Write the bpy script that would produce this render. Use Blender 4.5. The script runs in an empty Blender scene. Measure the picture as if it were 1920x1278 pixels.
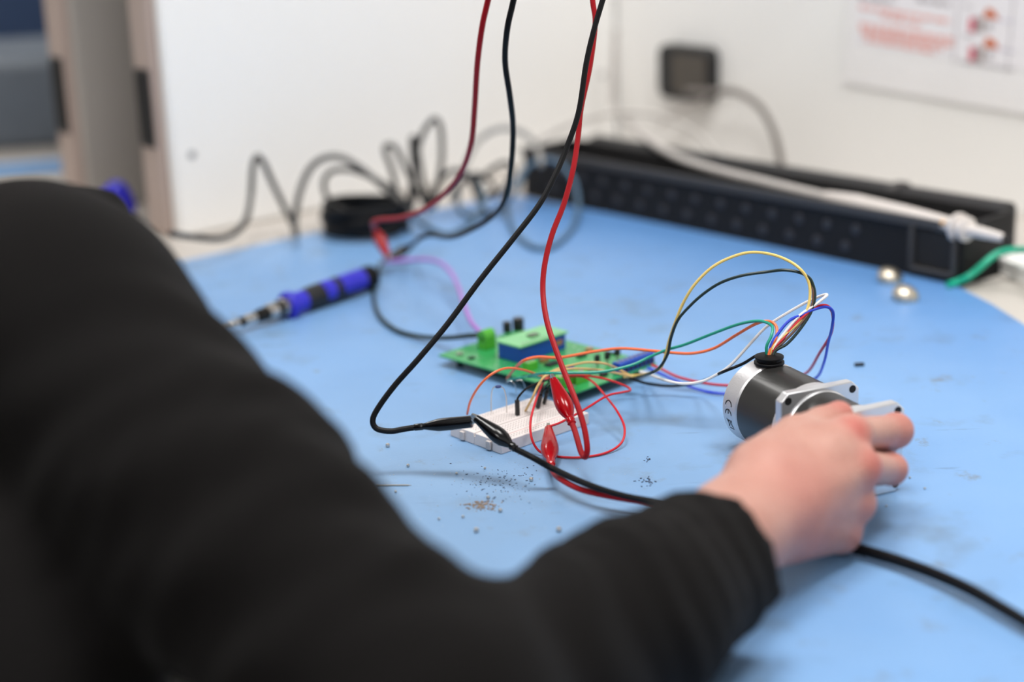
import bpy, math, random
import numpy as np
from mathutils import Vector, Matrix
random.seed(7); rng = np.random.default_rng(11)
SC = bpy.context.scene; COL = SC.collection

# ------------------------------------------------------------------ camera, world, exposure
T0 = 0.75                      # bench top height
Z0 = T0 + 0.002                # upper face of the mat: reference height for everything on it
F = 3250.0; PITCH = math.radians(17.0); ROLL = math.radians(2.0); HC = 0.418
cr, sr = math.cos(ROLL), math.sin(ROLL)
FW = np.array([0, math.cos(PITCH), -math.sin(PITCH)])
UP = np.array([0, math.sin(PITCH), math.cos(PITCH)])
RT = np.array([1.0, 0, 0])
CAM = np.array([0, 0, Z0 + HC])
cam = bpy.data.cameras.new('camera'); camo = bpy.data.objects.new('camera', cam); COL.objects.link(camo)
ir = cr * RT - sr * UP; iu = sr * RT + cr * UP
camo.matrix_world = Matrix(((ir[0], iu[0], -FW[0], CAM[0]), (ir[1], iu[1], -FW[1], CAM[1]), (ir[2], iu[2], -FW[2], CAM[2]), (0, 0, 0, 1)))
cam.sensor_width = 36.0; cam.lens = F * 36.0 / 1920.0; cam.clip_start = 0.02
cam.dof.use_dof = True; cam.dof.focus_distance = 1.165; cam.dof.aperture_fstop = 2.6
SC.camera = camo
w = bpy.data.worlds.new('world'); SC.world = w; w.use_nodes = True
w.node_tree.nodes['Background'].inputs[0].default_value = (0.9, 0.95, 1.0, 1); w.node_tree.nodes['Background'].inputs[1].default_value = 0.05
vs = SC.view_settings; vs.view_transform = 'Standard'; vs.look = 'None'; vs.gamma = 1.0; vs.use_curve_mapping = False
vs.exposure = 0.04
SC.cycles.adaptive_threshold = 0.03; SC.cycles.max_bounces = 6; SC.cycles.diffuse_bounces = 3; SC.cycles.glossy_bounces = 3; SC.cycles.transmission_bounces = 2; SC.cycles.caustics_reflective = False; SC.cycles.caustics_refractive = False
LAMP = 23.0                     # strength of the ceiling panels

# ------------------------------------------------------------------ where things stand (metres), measured off the place
def ray(px, py):
    u = (px - 960) / F; v = -(py - 639) / F
    return FW + (u * cr + v * sr) * RT + (-u * sr + v * cr) * UP
def P(px, py, h=0.0):          # point at height h over the mat
    r = ray(px, py); return CAM + r * ((h - HC) / r[2])
def D(px, py, d):              # point at a distance d from the lens plane
    return CAM + d * ray(px, py)
def V(*a): return np.array(a, float)
ZU = V(0, 0, 1)
BA = math.radians(49.4)
UY = V(math.sin(BA), math.cos(BA), 0); UX = V(UY[1], -UY[0], 0)
_pl = P(347, 442); _r = ray(1158, 200)
CORNER = CAM + _r * (((_pl - CAM) @ UX) / (_r @ UX)); CORNER[2] = T0
def B(a, b, z=0.0):            # bench frame: a along the back panel, b out from it, z over the bench top
    return CORNER + a * UX - b * UY + V(0, 0, z)
def W(px, py, b=0.0):          # point on the back panel
    r = ray(px, py); return CAM + r * (((CORNER - b * UY - CAM) @ UY) / (r @ UY))
def LP(px, py, a=0.0):         # point on the side panel
    r = ray(px, py); return CAM + r * (((CORNER + a * UX - CAM) @ UX) / (r @ UX))
def nrm(v): return np.array(v, float) / np.linalg.norm(v)

# ------------------------------------------------------------------ materials
def lin(c):
    return tuple((x / 255 / 12.92 if x / 255 <= 0.04045 else ((x / 255 + 0.055) / 1.055) ** 2.4) for x in c) + (1.0,)
MATS = {}
def mat(name, rgb, rough=0.5, metal=0.0, var=0.12, scale=60.0, bump=0.0, bscale=200.0, coat=0.0, sss=0.0, spec=0.5, trans=0.0, sheen=0.0):
    if name in MATS: return MATS[name]
    m = bpy.data.materials.new(name); m.use_nodes = True; nt = m.node_tree; n = nt.nodes; l = nt.links
    b = n['Principled BSDF']; c = lin(rgb)
    tc = n.new('ShaderNodeTexCoord'); no = n.new('ShaderNodeTexNoise'); no.inputs['Scale'].default_value = scale; no.inputs['Detail'].default_value = 4
    l.new(tc.outputs['Object'], no.inputs['Vector'])
    mx = n.new('ShaderNodeMix'); mx.data_type = 'RGBA'
    mx.inputs[6].default_value = tuple(x * (1 - var) for x in c[:3]) + (1,); mx.inputs[7].default_value = tuple(min(1, x * (1 + var)) for x in c[:3]) + (1,)
    l.new(no.outputs['Fac'], mx.inputs[0]); l.new(mx.outputs[2], b.inputs['Base Color'])
    b.inputs['Roughness'].default_value = rough; b.inputs['Metallic'].default_value = metal
    b.inputs['Coat Weight'].default_value = coat; b.inputs['Coat Roughness'].default_value = 0.12
    b.inputs['Specular IOR Level'].default_value = spec; b.inputs['Transmission Weight'].default_value = trans
    b.inputs['Sheen Weight'].default_value = sheen
    if sss:
        b.inputs['Subsurface Weight'].default_value = sss; b.inputs['Subsurface Radius'].default_value = (0.012, 0.004, 0.002); b.inputs['Subsurface Scale'].default_value = 0.6
    if bump:
        n2 = n.new('ShaderNodeTexNoise'); n2.inputs['Scale'].default_value = bscale; l.new(tc.outputs['Object'], n2.inputs['Vector'])
        bp = n.new('ShaderNodeBump'); bp.inputs['Strength'].default_value = bump; bp.inputs['Distance'].default_value = 0.001
        l.new(n2.outputs['Fac'], bp.inputs['Height']); l.new(bp.outputs['Normal'], b.inputs['Normal'])
    MATS[name] = m; return m
WHITE_PANEL = mat('white_laminate', (243, 241, 238), 0.5, var=0.015, scale=4)
WALLPAINT = mat('wall_paint', (226, 226, 225), 0.8, var=0.03, scale=3)
CEIL = mat('ceiling_paint', (235, 235, 233), 0.9, var=0.02, scale=3)
FLOORM = mat('floor_vinyl', (165, 165, 165), 0.6, var=0.08, scale=8)
BENCHM = mat('bench_laminate', (196, 189, 182), 0.5, var=0.03, scale=30)
EDGEM = mat('bench_edge', (150, 146, 142), 0.5)
POSTM = mat('taupe_metal', (176, 158, 149), 0.5, var=0.03, scale=10)
POSTS = mat('grey_metal', (168, 162, 156), 0.5, var=0.03, scale=10)
BLACKP = mat('black_plastic', (22, 22, 24), 0.5, bump=0.1)
DUCTM = mat('duct_plastic', (27, 26, 27), 0.65, spec=0.25, bump=0.15, bscale=400)
DUCTG = mat('duct_grey', (62, 60, 60), 0.55)
BLKRUB = mat('black_rubber', (8, 8, 11), 0.5, spec=0.2)
BLKCABLE = mat('black_cable', (26, 25, 24), 0.45)
BLKBOOT = mat('black_boot', (8, 8, 10), 0.2, spec=0.4)
REDWIRE = mat('red_silicone', (156, 0, 16), 0.45, var=0.05, spec=0.3)
REDTHIN = mat('red_hookup', (196, 20, 36), 0.4, var=0.05)
REDBOOT = mat('red_boot', (160, 0, 14), 0.16, var=0.05, spec=0.35)
GREYC = mat('grey_cable', (120, 114, 110), 0.5)
LGREYC = mat('light_grey_cable', (196, 190, 186), 0.45)
PROBEM = mat('probe_grey', (214, 206, 201), 0.4, var=0.03)
GREENW = mat('green_wire', (12, 176, 140), 0.4)
TEALW = mat('teal_wire', (16, 150, 126), 0.4)
ORANGEW = mat('orange_wire', (238, 112, 60), 0.4)
YELLOWW = mat('yellow_wire', (232, 202, 116), 0.4)
TANW = mat('tan_wire', (214, 178, 116), 0.4)
WHITEW = mat('white_wire', (232, 228, 226), 0.4)
BLUEW = mat('blue_wire', (30, 62, 200), 0.4)
PURPLEW = mat('purple_wire', (176, 122, 206), 0.4)
DKGREENW = mat('dark_green_wire', (16, 40, 38), 0.4)
ALU = mat('cast_aluminium', (214, 212, 214), 0.42, metal=0.75, var=0.05, bump=0.12, bscale=900)
ALUF = mat('machined_aluminium', (226, 226, 228), 0.3, metal=0.8, var=0.04)
STEEL = mat('steel', (196, 192, 186), 0.28, metal=1.0)
SOLDER = mat('solder', (212, 210, 206), 0.3, metal=0.9)
BRASSY = mat('nickel_stud', (206, 196, 180), 0.38, metal=1.0)
MOTORB = mat('motor_black', (44, 43, 42), 0.36, metal=0.35, var=0.05, coat=0.1)
HOLE = mat('hole_dark', (12, 10, 12), 0.7)
INK = mat('black_ink', (26, 26, 30), 0.6)
PCBG = mat('pcb_green', (46, 152, 84), 0.35, var=0.2, scale=90, coat=0.3)
PCBL = mat('pcb_light_green', (120, 196, 132), 0.35, var=0.08, scale=90, coat=0.3)
GREENP = mat('green_plastic', (84, 176, 54), 0.4)
BLUEP = mat('blue_plastic', (22, 72, 176), 0.4)
BLUEH = mat('blue_handle', (48, 44, 190), 0.38)
COPPER = mat('copper', (214, 140, 100), 0.35, metal=0.8)
BBW = mat('breadboard_plastic', (222, 213, 211), 0.45, var=0.01)
PAPER = mat('paper', (240, 236, 238), 0.7, var=0.01)
POSTERM = mat('laminated_sheet', (242, 239, 238), 0.4, var=0.01)
PINKINK = mat('red_ink', (234, 176, 168), 0.7)
GREYINK = mat('grey_ink', (176, 170, 172), 0.7)
ORINK = mat('orange_ink', (206, 100, 40), 0.7)
ROSEINK = mat('rose_ink', (214, 84, 104), 0.7)
LILINK = mat('lilac_ink', (170, 164, 196), 0.7)
SMOKE = mat('dark_glass', (62, 54, 44), 0.2, coat=0.5)
YELLOWP = mat('yellow_plastic', (190, 150, 30), 0.45)
JACKET = mat('jacket_fabric', (13, 11, 11), 0.9, var=0.12, scale=25, bump=0.35, bscale=900, sheen=0.02, spec=0.12)
TROUSER = mat('trouser_denim', (96, 104, 118), 0.9, var=0.1, bump=0.3, bscale=900)
HAIRM = mat('hair_brown', (52, 38, 30), 0.6, bump=0.5, bscale=500)
SHOEM = mat('shoe_black', (24, 24, 26), 0.5)
FARBLUE = mat('far_blue_steel', (46, 68, 104), 0.5)
FARGREY = mat('far_grey', (140, 144, 150), 0.6)
CRUMB = mat('crumb', (150, 128, 108), 0.6, metal=0.3)

def mat_blue():
    m = bpy.data.materials.new('antistatic_mat'); m.use_nodes = True; nt = m.node_tree; n = nt.nodes; l = nt.links; b = n['Principled BSDF']
    tc = n.new('ShaderNodeTexCoord')
    def noise(sc, det, vec=None, rough=0.55):
        x = n.new('ShaderNodeTexNoise'); x.inputs['Scale'].default_value = sc; x.inputs['Detail'].default_value = det; x.inputs['Roughness'].default_value = rough
        l.new(vec or tc.outputs['Object'], x.inputs['Vector']); return x.outputs['Fac']
    def ramp(f, a, bb):
        r = n.new('ShaderNodeMapRange'); r.inputs['From Min'].default_value = a; r.inputs['From Max'].default_value = bb; r.clamp = True; l.new(f, r.inputs['Value']); return r.outputs[0]
    def mix(f, c0, c1, k=1.0):
        x = n.new('ShaderNodeMix'); x.data_type = 'RGBA'
        if k != 1.0:
            q = n.new('ShaderNodeMath'); q.operation = 'MULTIPLY'; q.inputs[1].default_value = k; l.new(f, q.inputs[0]); f = q.outputs[0]
        l.new(f, x.inputs[0])
        for i, c in ((6, c0), (7, c1)):
            if isinstance(c, tuple): x.inputs[i].default_value = c
            else: l.new(c, x.inputs[i])
        return x.outputs[2]
    c = mix(ramp(noise(5, 3), 0.35, 0.7), lin((112, 155, 204)), lin((127, 167, 212)))
    c = mix(ramp(noise(16, 6), 0.56, 0.74), c, lin((100, 120, 138)), 0.65)
    c = mix(ramp(noise(30, 8, rough=0.7), 0.60, 0.72), c, lin((112, 110, 98)), 0.7)
    mp = n.new('ShaderNodeMapping'); mp.inputs['Rotation'].default_value = (0, 0, 0.5); mp.inputs['Scale'].default_value = (14, 120, 1); l.new(tc.outputs['Object'], mp.inputs['Vector'])
    c = mix(ramp(noise(1.0, 5, mp.outputs[0]), 0.66, 0.72), c, lin((74, 100, 134)), 0.45)
    # a deeper blue margin along the back and a greyer patch at the front left
    ge = n.new('ShaderNodeNewGeometry')
    def dist(p):
        x = n.new('ShaderNodeVectorMath'); x.operation = 'DISTANCE'; l.new(ge.outputs['Position'], x.inputs[0]); x.inputs[1].default_value = [float(q) for q in p]; return x.outputs['Value']
    def add(a, f, k):
        x = n.new('ShaderNodeMath'); x.operation = 'MULTIPLY_ADD'; l.new(f, x.inputs[0]); x.inputs[1].default_value = k; l.new(a, x.inputs[2]); return x.outputs[0]
    dt = n.new('ShaderNodeVectorMath'); dt.operation = 'DOT_PRODUCT'; l.new(ge.outputs['Position'], dt.inputs[0]); dt.inputs[1].default_value = [float(q) for q in UY]
    edge = float(P(1350, 441) @ UY)
    c = mix(ramp(add(dt.outputs['Value'], noise(7, 4), .12), edge - .20, edge + .06), c, lin((84, 136, 200)), 0.75)
    c = mix(ramp(add(dist(P(800, 960)), noise(11, 6), .16), .40, .16), c, lin((112, 140, 168)), 0.6)
    l.new(c, b.inputs['Base Color'])
    rr = n.new('ShaderNodeMapRange'); rr.inputs['To Min'].default_value = 0.32; rr.inputs['To Max'].default_value = 0.5; l.new(noise(9, 4), rr.inputs['Value']); l.new(rr.outputs[0], b.inputs['Roughness'])
    bp = n.new('ShaderNodeBump'); bp.inputs['Strength'].default_value = 0.12; bp.inputs['Distance'].default_value = 0.0006; l.new(noise(700, 2), bp.inputs['Height']); l.new(bp.outputs['Normal'], b.inputs['Normal'])
    return m
MATBLUE = mat_blue()

def mat_skin():
    m = bpy.data.materials.new('skin'); m.use_nodes = True; nt = m.node_tree; n = nt.nodes; l = nt.links; b = n['Principled BSDF']
    tc = n.new('ShaderNodeTexCoord'); no = n.new('ShaderNodeTexNoise'); no.inputs['Scale'].default_value = 42; no.inputs['Detail'].default_value = 5
    l.new(tc.outputs['Object'], no.inputs['Vector'])
    at = n.new('ShaderNodeAttribute'); at.attribute_name = 'redness'
    mx = n.new('ShaderNodeMix'); mx.data_type = 'RGBA'; mx.inputs[6].default_value = lin((200, 158, 144)); mx.inputs[7].default_value = lin((172, 118, 104)); l.new(no.outputs['Fac'], mx.inputs[0])
    m2 = n.new('ShaderNodeMix'); m2.data_type = 'RGBA'; m2.inputs[7].default_value = lin((182, 66, 60)); l.new(mx.outputs[2], m2.inputs[6]); l.new(at.outputs['Fac'], m2.inputs[0])
    l.new(m2.outputs[2], b.inputs['Base Color'])
    b.inputs['Roughness'].default_value = 0.46; b.inputs['Subsurface Weight'].default_value = 0.1
    b.inputs['Subsurface Radius'].default_value = (0.010, 0.004, 0.002); b.inputs['Subsurface Scale'].default_value = 0.5
    vo = n.new('ShaderNodeTexVoronoi'); vo.inputs['Scale'].default_value = 620; l.new(tc.outputs['Object'], vo.inputs['Vector'])
    bp = n.new('ShaderNodeBump'); bp.inputs['Strength'].default_value = 0.3; bp.inputs['Distance'].default_value = 0.001; l.new(vo.outputs['Distance'], bp.inputs['Height']); l.new(bp.outputs['Normal'], b.inputs['Normal'])
    return m
SKIN = mat_skin()
def mat_emit(name, rgb, s):
    m = bpy.data.materials.new(name); m.use_nodes = True; nt = m.node_tree; nt.nodes.clear()
    e = nt.nodes.new('ShaderNodeEmission'); o = nt.nodes.new('ShaderNodeOutputMaterial'); e.inputs[0].default_value = rgb + (1,); e.inputs[1].default_value = s; nt.links.new(e.outputs[0], o.inputs[0]); return m

# ------------------------------------------------------------------ mesh helpers (all in world metres; obj() re-bases each mesh)
class MB:
    def __init__(s): s.v = []; s.f = []
    def add(s, vs, fs):
        o = len(s.v); s.v += [tuple(map(float, p)) for p in vs]; s.f += [tuple(i + o for i in f) for f in fs]; return s
    def box(s, c, size, ax=None):                    # centre, full sizes, axes
        X, Y, Z = ax if ax else (V(1, 0, 0), V(0, 1, 0), ZU)
        c = np.array(c, float); h = np.array(size) / 2
        vs = [c + X * h[0] * i + Y * h[1] * j + Z * h[2] * k for k in (-1, 1) for j in (-1, 1) for i in (-1, 1)]
        return s.add(vs, [(0, 2, 3, 1), (4, 5, 7, 6), (0, 1, 5, 4), (2, 6, 7, 3), (0, 4, 6, 2), (1, 3, 7, 5)])
    def prism(s, poly, up):                          # polygon of points, extruded by vector up
        n = len(poly); up = np.array(up, float); vs = [np.array(p, float) for p in poly] + [np.array(p, float) + up for p in poly]
        return s.add(vs, [tuple(range(n))[::-1], tuple(range(n, 2 * n))] + [(i, (i + 1) % n, n + (i + 1) % n, n + i) for i in range(n)])
    def tube(s, pts, r, seg=8, closed=False, n=None, taper=None):
        p = spline(pts, n, closed)
        m = len(p); t = np.gradient(p, axis=0)
        if closed: t = np.roll(p, -1, 0) - np.roll(p, 1, 0)
        t /= np.linalg.norm(t, axis=1)[:, None] + 1e-12
        a = V(0, 0, 1) if abs(t[0][2]) < 0.9 else V(1, 0, 0)
        nx = nrm(np.cross(t[0], a)); rings = []
        for i in range(m):
            nx = nrm(nx - t[i] * (nx @ t[i])); ny = np.cross(t[i], nx)
            rr = r if taper is None else r * np.interp(i / (m - 1), *taper)
            rings.append([p[i] + rr * (math.cos(q) * nx + math.sin(q) * ny) for q in np.linspace(0, 2 * math.pi, seg, endpoint=False)])
        vs = [x for g in rings for x in g]; fs = []
        for i in range(m if closed else m - 1):
            j = (i + 1) % m
            for k in range(seg):
                q = (k + 1) % seg; fs.append((i * seg + k, i * seg + q, j * seg + q, j * seg + k))
        if not closed:
            fs.append(tuple(range(seg))[::-1]); fs.append(tuple((m - 1) * seg + k for k in range(seg)))
        return s.add(vs, fs)
    def lathe(s, p0, p1, prof, seg=24, flat=1.0, side=None):   # profile of (distance along, radius) from p0 towards p1
        p0 = np.array(p0, float); d = nrm(np.array(p1, float) - p0)
        a = np.array(side, float) if side is not None else (ZU if abs(d[2]) < 0.9 else V(1, 0, 0))
        nx = nrm(np.cross(d, a)); ny = np.cross(nx, d); vs = []; fs = []
        for (x, r) in prof:
            for q in np.linspace(0, 2 * math.pi, seg, endpoint=False): vs.append(p0 + d * x + r * (math.cos(q) * nx + flat * math.sin(q) * ny))
        for i in range(len(prof) - 1):
            for k in range(seg):
                q = (k + 1) % seg; fs.append((i * seg + k, i * seg + q, (i + 1) * seg + q, (i + 1) * seg + k))
        fs.append(tuple(range(seg))[::-1]); fs.append(tuple((len(prof) - 1) * seg + k for k in range(seg)))
        return s.add(vs, fs)
    def ball(s, c, r, seg=12, sq=1.0):
        c = np.array(c, float); n = seg // 2
        prof = [(-r * sq * math.cos(math.pi * i / n), max(1e-5, r * math.sin(math.pi * i / n))) for i in range(n + 1)]
        return s.lathe(c, c + ZU, prof, seg)
def spline(pts, n=None, closed=False):
    p = np.array(pts, float)
    if len(p) < 3 and not closed: return p
    n = n or 6
    if closed: q = np.vstack([p[-1], p, p[0], p[1]]); segs = len(p)
    else: q = np.vstack([2 * p[0] - p[1], p, 2 * p[-1] - p[-2]]); segs = len(p) - 1
    out = []
    for i in range(segs):
        a, b, c, d = q[i:i + 4]
        for t in np.linspace(0, 1, n, endpoint=False):
            out.append(0.5 * ((2 * b) + (c - a) * t + (2 * a - 5 * b + 4 * c - d) * t * t + (3 * b - a - 3 * c + d) * t ** 3))
    if not closed: out.append(p[-1])
    return np.array(out)
ORG = {}
def obj(name, mb, m, parent=None, bevel=0.0, smooth=35, label=None, cat=None, group=None, kind=None, origin=None):
    v = np.array(mb.v); o = np.array([(v[:, 0].min() + v[:, 0].max()) / 2, (v[:, 1].min() + v[:, 1].max()) / 2, v[:, 2].min()]) if origin is None else np.array(origin, float)
    me = bpy.data.meshes.new(name); me.from_pydata((v - o).tolist(), [], mb.f); me.validate(); me.update()
    if smooth:
        me.polygons.foreach_set('use_smooth', [True] * len(me.polygons)); me.set_sharp_from_angle(angle=math.radians(smooth))
    ob = bpy.data.objects.new(name, me); COL.objects.link(ob); me.materials.append(m)
    po = ORG[parent.name] if parent else np.zeros(3)
    if parent: ob.parent = parent
    ob.location = (o - po).tolist(); ORG[ob.name] = o
    if bevel:
        bv = ob.modifiers.new('bevel', 'BEVEL'); bv.width = bevel; bv.segments = 2; bv.limit_method = 'ANGLE'; bv.angle_limit = math.radians(40)
    return tag(ob, label, cat, group, kind)
def tag(o, label=None, cat=None, group=None, kind=None):
    if label: o['label'] = label
    if cat: o['category'] = cat
    if group: o['group'] = group
    if kind: o['kind'] = kind
    return o
def thing(name, label, cat, loc, group=None):
    e = bpy.data.objects.new(name, None); e.empty_display_size = 0.01; COL.objects.link(e); e.location = [float(x) for x in loc]; ORG[e.name] = np.array(loc, float)
    return tag(e, label, cat, group)
BAX = (UX, UY, ZU)

# ------------------------------------------------------------------ room shell
RX0, RX1, RY0, RY1, CEILZ = -3.2, 2.6, 0.0, 4.6, 2.75
def rbox(a0, a1, b0, b1, z0, z1):                       # room box in bench axes, absolute heights
    c = B((a0 + a1) / 2, (b0 + b1) / 2, 0); c[2] = (z0 + z1) / 2
    return MB().box(c, (a1 - a0, b1 - b0, z1 - z0), BAX)
BK = -2.2                                             # room wall far behind the benches
obj('floor', rbox(RX0, RX1, BK, RY1, -0.05, 0), FLOORM, kind='structure')
obj('ceiling', rbox(RX0, RX1, BK, RY1, CEILZ, CEILZ + 0.05), CEIL, kind='structure')
obj('wall_back', rbox(RX0, RX1, BK - 0.1, BK, 0, CEILZ), WALLPAINT, kind='structure')
obj('wall_front', rbox(RX0, RX1, RY1, RY1 + 0.1, 0, CEILZ), WALLPAINT, kind='structure')
obj('wall_left', rbox(RX0 - 0.1, RX0, BK, RY1, 0, CEILZ), WALLPAINT, kind='structure')
obj('wall_right', rbox(RX1, RX1 + 0.1, BK, RY1, 0, CEILZ), WALLPAINT, kind='structure')
DIFF = mat_emit('lamp_diffuser', (1.0, 0.985, 0.96), LAMP)
k = 0
for a, b, where in ((1.35, 0.45, 'right above the black duct'), (0.75, 1.05, 'above the motor and hand'), (-1.9, 0.2, 'far left above the blue cabinet'), (-1.5, 3.0, 'far left behind the seated person'),
             (2.2, 3.0, 'right rear of the seated person')):
    c = B(a, b); c[2] = CEILZ
    t = thing('ceiling_light', 'square white ceiling light panel ' + where, 'ceiling light', c - V(0, 0, 0.03), 'ceiling light panels')
    fr = MB()
    for sx, sy, lx, ly in ((0, 1, 0.64, 0.02), (0, -1, 0.64, 0.02), (1, 0, 0.02, 0.6), (-1, 0, 0.02, 0.6)):
        fr.box(c + UX * sx * 0.31 + UY * sy * 0.31 - ZU * 0.015, (lx, ly, 0.03), BAX)
    obj('frame', fr, WHITE_PANEL, t)
    df = obj('diffuser', MB().box(c - ZU * 0.012, (0.6, 0.6, 0.006), BAX), WHITE_PANEL, t, smooth=0)
    df.data.materials.append(DIFF)
    for pl in df.data.polygons:
        if pl.normal.z < -0.9: pl.material_index = 1      # only the lower face glows

# ------------------------------------------------------------------ bench: top, back panel, partitions
FRONT = (CORNER @ UY) - 0.40                          # distance from back panel to the front edge of the bench
t = thing('workbench', 'long pale grey workbench top under the blue mat', 'workbench', B(0.3, FRONT / 2, -T0))
ORG[t.name] = np.array(t.location)
obj('bench_top', MB().box(B(0.0, FRONT / 2 - 0.02, -0.014), (3.2, FRONT + 0.04, 0.028), BAX), BENCHM, t, bevel=0.003)
for a in (-1.5, 1.5):
    for b in (0.06, FRONT - 0.1):
        obj('leg', MB().box(B(a, b, -(T0 + 0.028) / 2), (0.05, 0.05, T0 - 0.028), BAX), POSTS, t, bevel=0.003)
obj('rear_rail', MB().box(B(0.0, 0.06, -0.2), (2.94, 0.03, 0.06), BAX), POSTS, t)
PH = 0.62
t = thing('bench_back_panel', 'white back panel of the bench carrying poster and socket', 'panel', B(0.8, -0.01, 0))
obj('panel_board', MB().box(B(0.795, -0.0125, PH / 2), (1.59, 0.025, PH), BAX), WHITE_PANEL, t, bevel=0.002)
obj('top_rail', MB().box(B(0.795, -0.0125, PH + 0.01), (1.6, 0.03, 0.02), BAX), POSTM, t, bevel=0.002)
# side partition: white board with a taupe post at its open end
endL = LP(330, 440); bE = (CORNER - endL) @ UY
PT = 0.050
def partition(a1, bE, label, white, where):
    t = thing('bench_partition', label, 'partition', B(a1 - PT / 2, bE / 2, 0))
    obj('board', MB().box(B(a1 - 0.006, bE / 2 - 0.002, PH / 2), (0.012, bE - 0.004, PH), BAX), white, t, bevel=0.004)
    obj('inner_core', MB().box(B(a1 - PT / 2 - 0.006, bE / 2 - 0.006, PH / 2), (PT - 0.012, bE - 0.02, PH - 0.004), BAX), POSTS, t)
    post = obj('end_post', MB().box(B(a1 - PT / 2 - 0.006, bE - 0.003, PH / 2), (PT - 0.012, 0.014, PH), BAX), POSTM, t, bevel=0.003)
    return t, post
tB, postB = partition(0.0, bE, 'white partition beside the coiled cable, with a black socket strip on its end', WHITE_PANEL, 0)
# neighbouring partition: its post stands at pixel column 80-145
gap = 0.0
r = ray(146, 200); pA = B(0, bE + 0.0, 0)
kk = ((pA - CAM) @ UY) / (r @ UY); XA = CAM + r * kk; aA = (XA - CORNER) @ UX
tA, postA = partition(aA, bE, 'partition behind the white one at the far left, its side greyed as shade', POSTS, 1)  # white-ish side board given a grey colour that stands in for shade
def socket_strip(px0, px1, py0, py1, parent, a1):
    ca = B(a1 - PT / 2 - 0.006, bE + 0.004)
    def at(px, py):
        r = ray(px, py); return CAM + r * (((ca - CAM) @ UY) / (r @ UY))
    z1 = at((px0 + px1) / 2 - 5, py0)[2]; z0 = at((px0 + px1) / 2 + 5, py1)[2]; c = ca.copy(); c[2] = (z0 + z1) / 2
    s = obj('socket_strip', MB().box(c, (0.027, 0.006, z1 - z0), BAX), BLACKP, parent, bevel=0.001)
    obj('socket_slot', MB().box(c - UY * 0.003, (0.017, 0.002, (z1 - z0) * 0.86), BAX), HOLE, s)
    for dz in (z1 + 0.014 - c[2], z0 - 0.014 - c[2]):
        q = c + ZU * dz; q = q + UY * 0.003
        obj('screw', MB().lathe(q + UY * 0.001, q - UY, [(0, 0.0032), (0.0014, 0.0032), (0.0022, 0.002)], 12), POSTS, parent)
socket_strip(255, 295, 130, 275, postB, 0.0)
socket_strip(105, 143, 110, 250, postA, aA)
for (px, py) in ((360, 290), (1130, 140)):
    q = LP(px, py)
    obj('screw', MB().lathe(q - UX * 0.0005, q + UX, [(0, 0.0045), (0.001, 0.0045), (0.002, 0.003)], 14), mat('screw_head', (172, 172, 172), 0.4, metal=0.5), tB)

# far side of the room, seen past the partitions
def fbox(name, px0, px1, py0, py1, d, depth, m, parent): pass
def far_b(px, py, b):
    r = ray(px, py); return CAM + r * (((CORNER - b * UY - CAM) @ UY) / (r @ UY))
CABQ = D(-10, 60, 3.9); CABQ[2] = 0.95
t = thing('storage_cabinet', 'dark blue steel cabinet far behind the left partition', 'cabinet', np.append(CABQ[:2], 0))
obj('body', MB().box(CABQ, (0.9, 0.45, 1.9), BAX), FARBLUE, t, bevel=0.01)
for s in (-1, 1):
    dd = obj('door', MB().box(CABQ + UX * s * 0.22 - UY * 0.235, (0.43, 0.02, 1.8), BAX), FARBLUE, t, bevel=0.005)
    obj('handle', MB().box(CABQ + UX * s * 0.05 - UY * 0.255, (0.015, 0.03, 0.14), BAX), POSTS, dd, bevel=0.004)
q = P(20, 285, -0.002) + nrm(V(-.3, 1, 0)) * 0.17; ch = 0.118
obj('small_mat', MB().prism([P(x, y, -0.002) for x, y in ((140, 322), (112, 300), (-120, 318), (-160, 350))][::-1], (0, 0, 0.002)), MATBLUE, smooth=0, label='blue mat on the bench beyond the left partition', cat='mat')
t = thing('equipment_case', 'grey equipment case on the bench beyond the left partition', 'case', q)
obj('case_body', MB().box(q + ZU * ch / 2, (0.5, 0.3, ch), (nrm(V(1, .2, 0)), nrm(V(-.2, 1, 0)), ZU)), mat('case_grey', (96, 104, 114), 0.5), t, bevel=0.01)
obj('carry_handle', MB().tube([q + UX * 0.08 - UY * 0.15 + ZU * ch * 0.5, q + UX * 0.06 - UY * 0.18 + ZU * ch * 0.5, q - UX * 0.06 - UY * 0.18 + ZU * ch * 0.5, q - UX * 0.08 - UY * 0.15 + ZU * ch * 0.5], 0.008), BLACKP, t)

# ------------------------------------------------------------------ blue mat
mo = [P(x, y, 0) for x, y in ((330, 491), (563, 441), (760, 402), (905, 375), (950, 367), (976, 368), (1150, 401), (1350, 441), (1520, 475), (1640, 499), (1700, 511), (1745, 519), (1800, 538), (1860, 569), (1920, 607), (1990, 660))]
far = B(1.2, 0.75); far2 = B(1.4, FRONT - 0.06); n0 = P(330, 491, 0); an = (n0 - CORNER) @ UX
mo += [np.append(far[:2], Z0), np.append(far2[:2], Z0), np.append(B(0.62, FRONT - 0.035)[:2], Z0), np.append(B(an + 0.02, FRONT - 0.03)[:2], Z0), np.append(B(an, FRONT - 0.05)[:2], Z0)]
mo = [np.append(p[:2], T0) for p in mo]
obj('antistatic_mat', MB().prism(mo[::-1], (0, 0, 0.002)), MATBLUE, smooth=0, bevel=0.0008, label='large light blue antistatic mat covering the bench, smudged and scratched', cat='mat')

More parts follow.
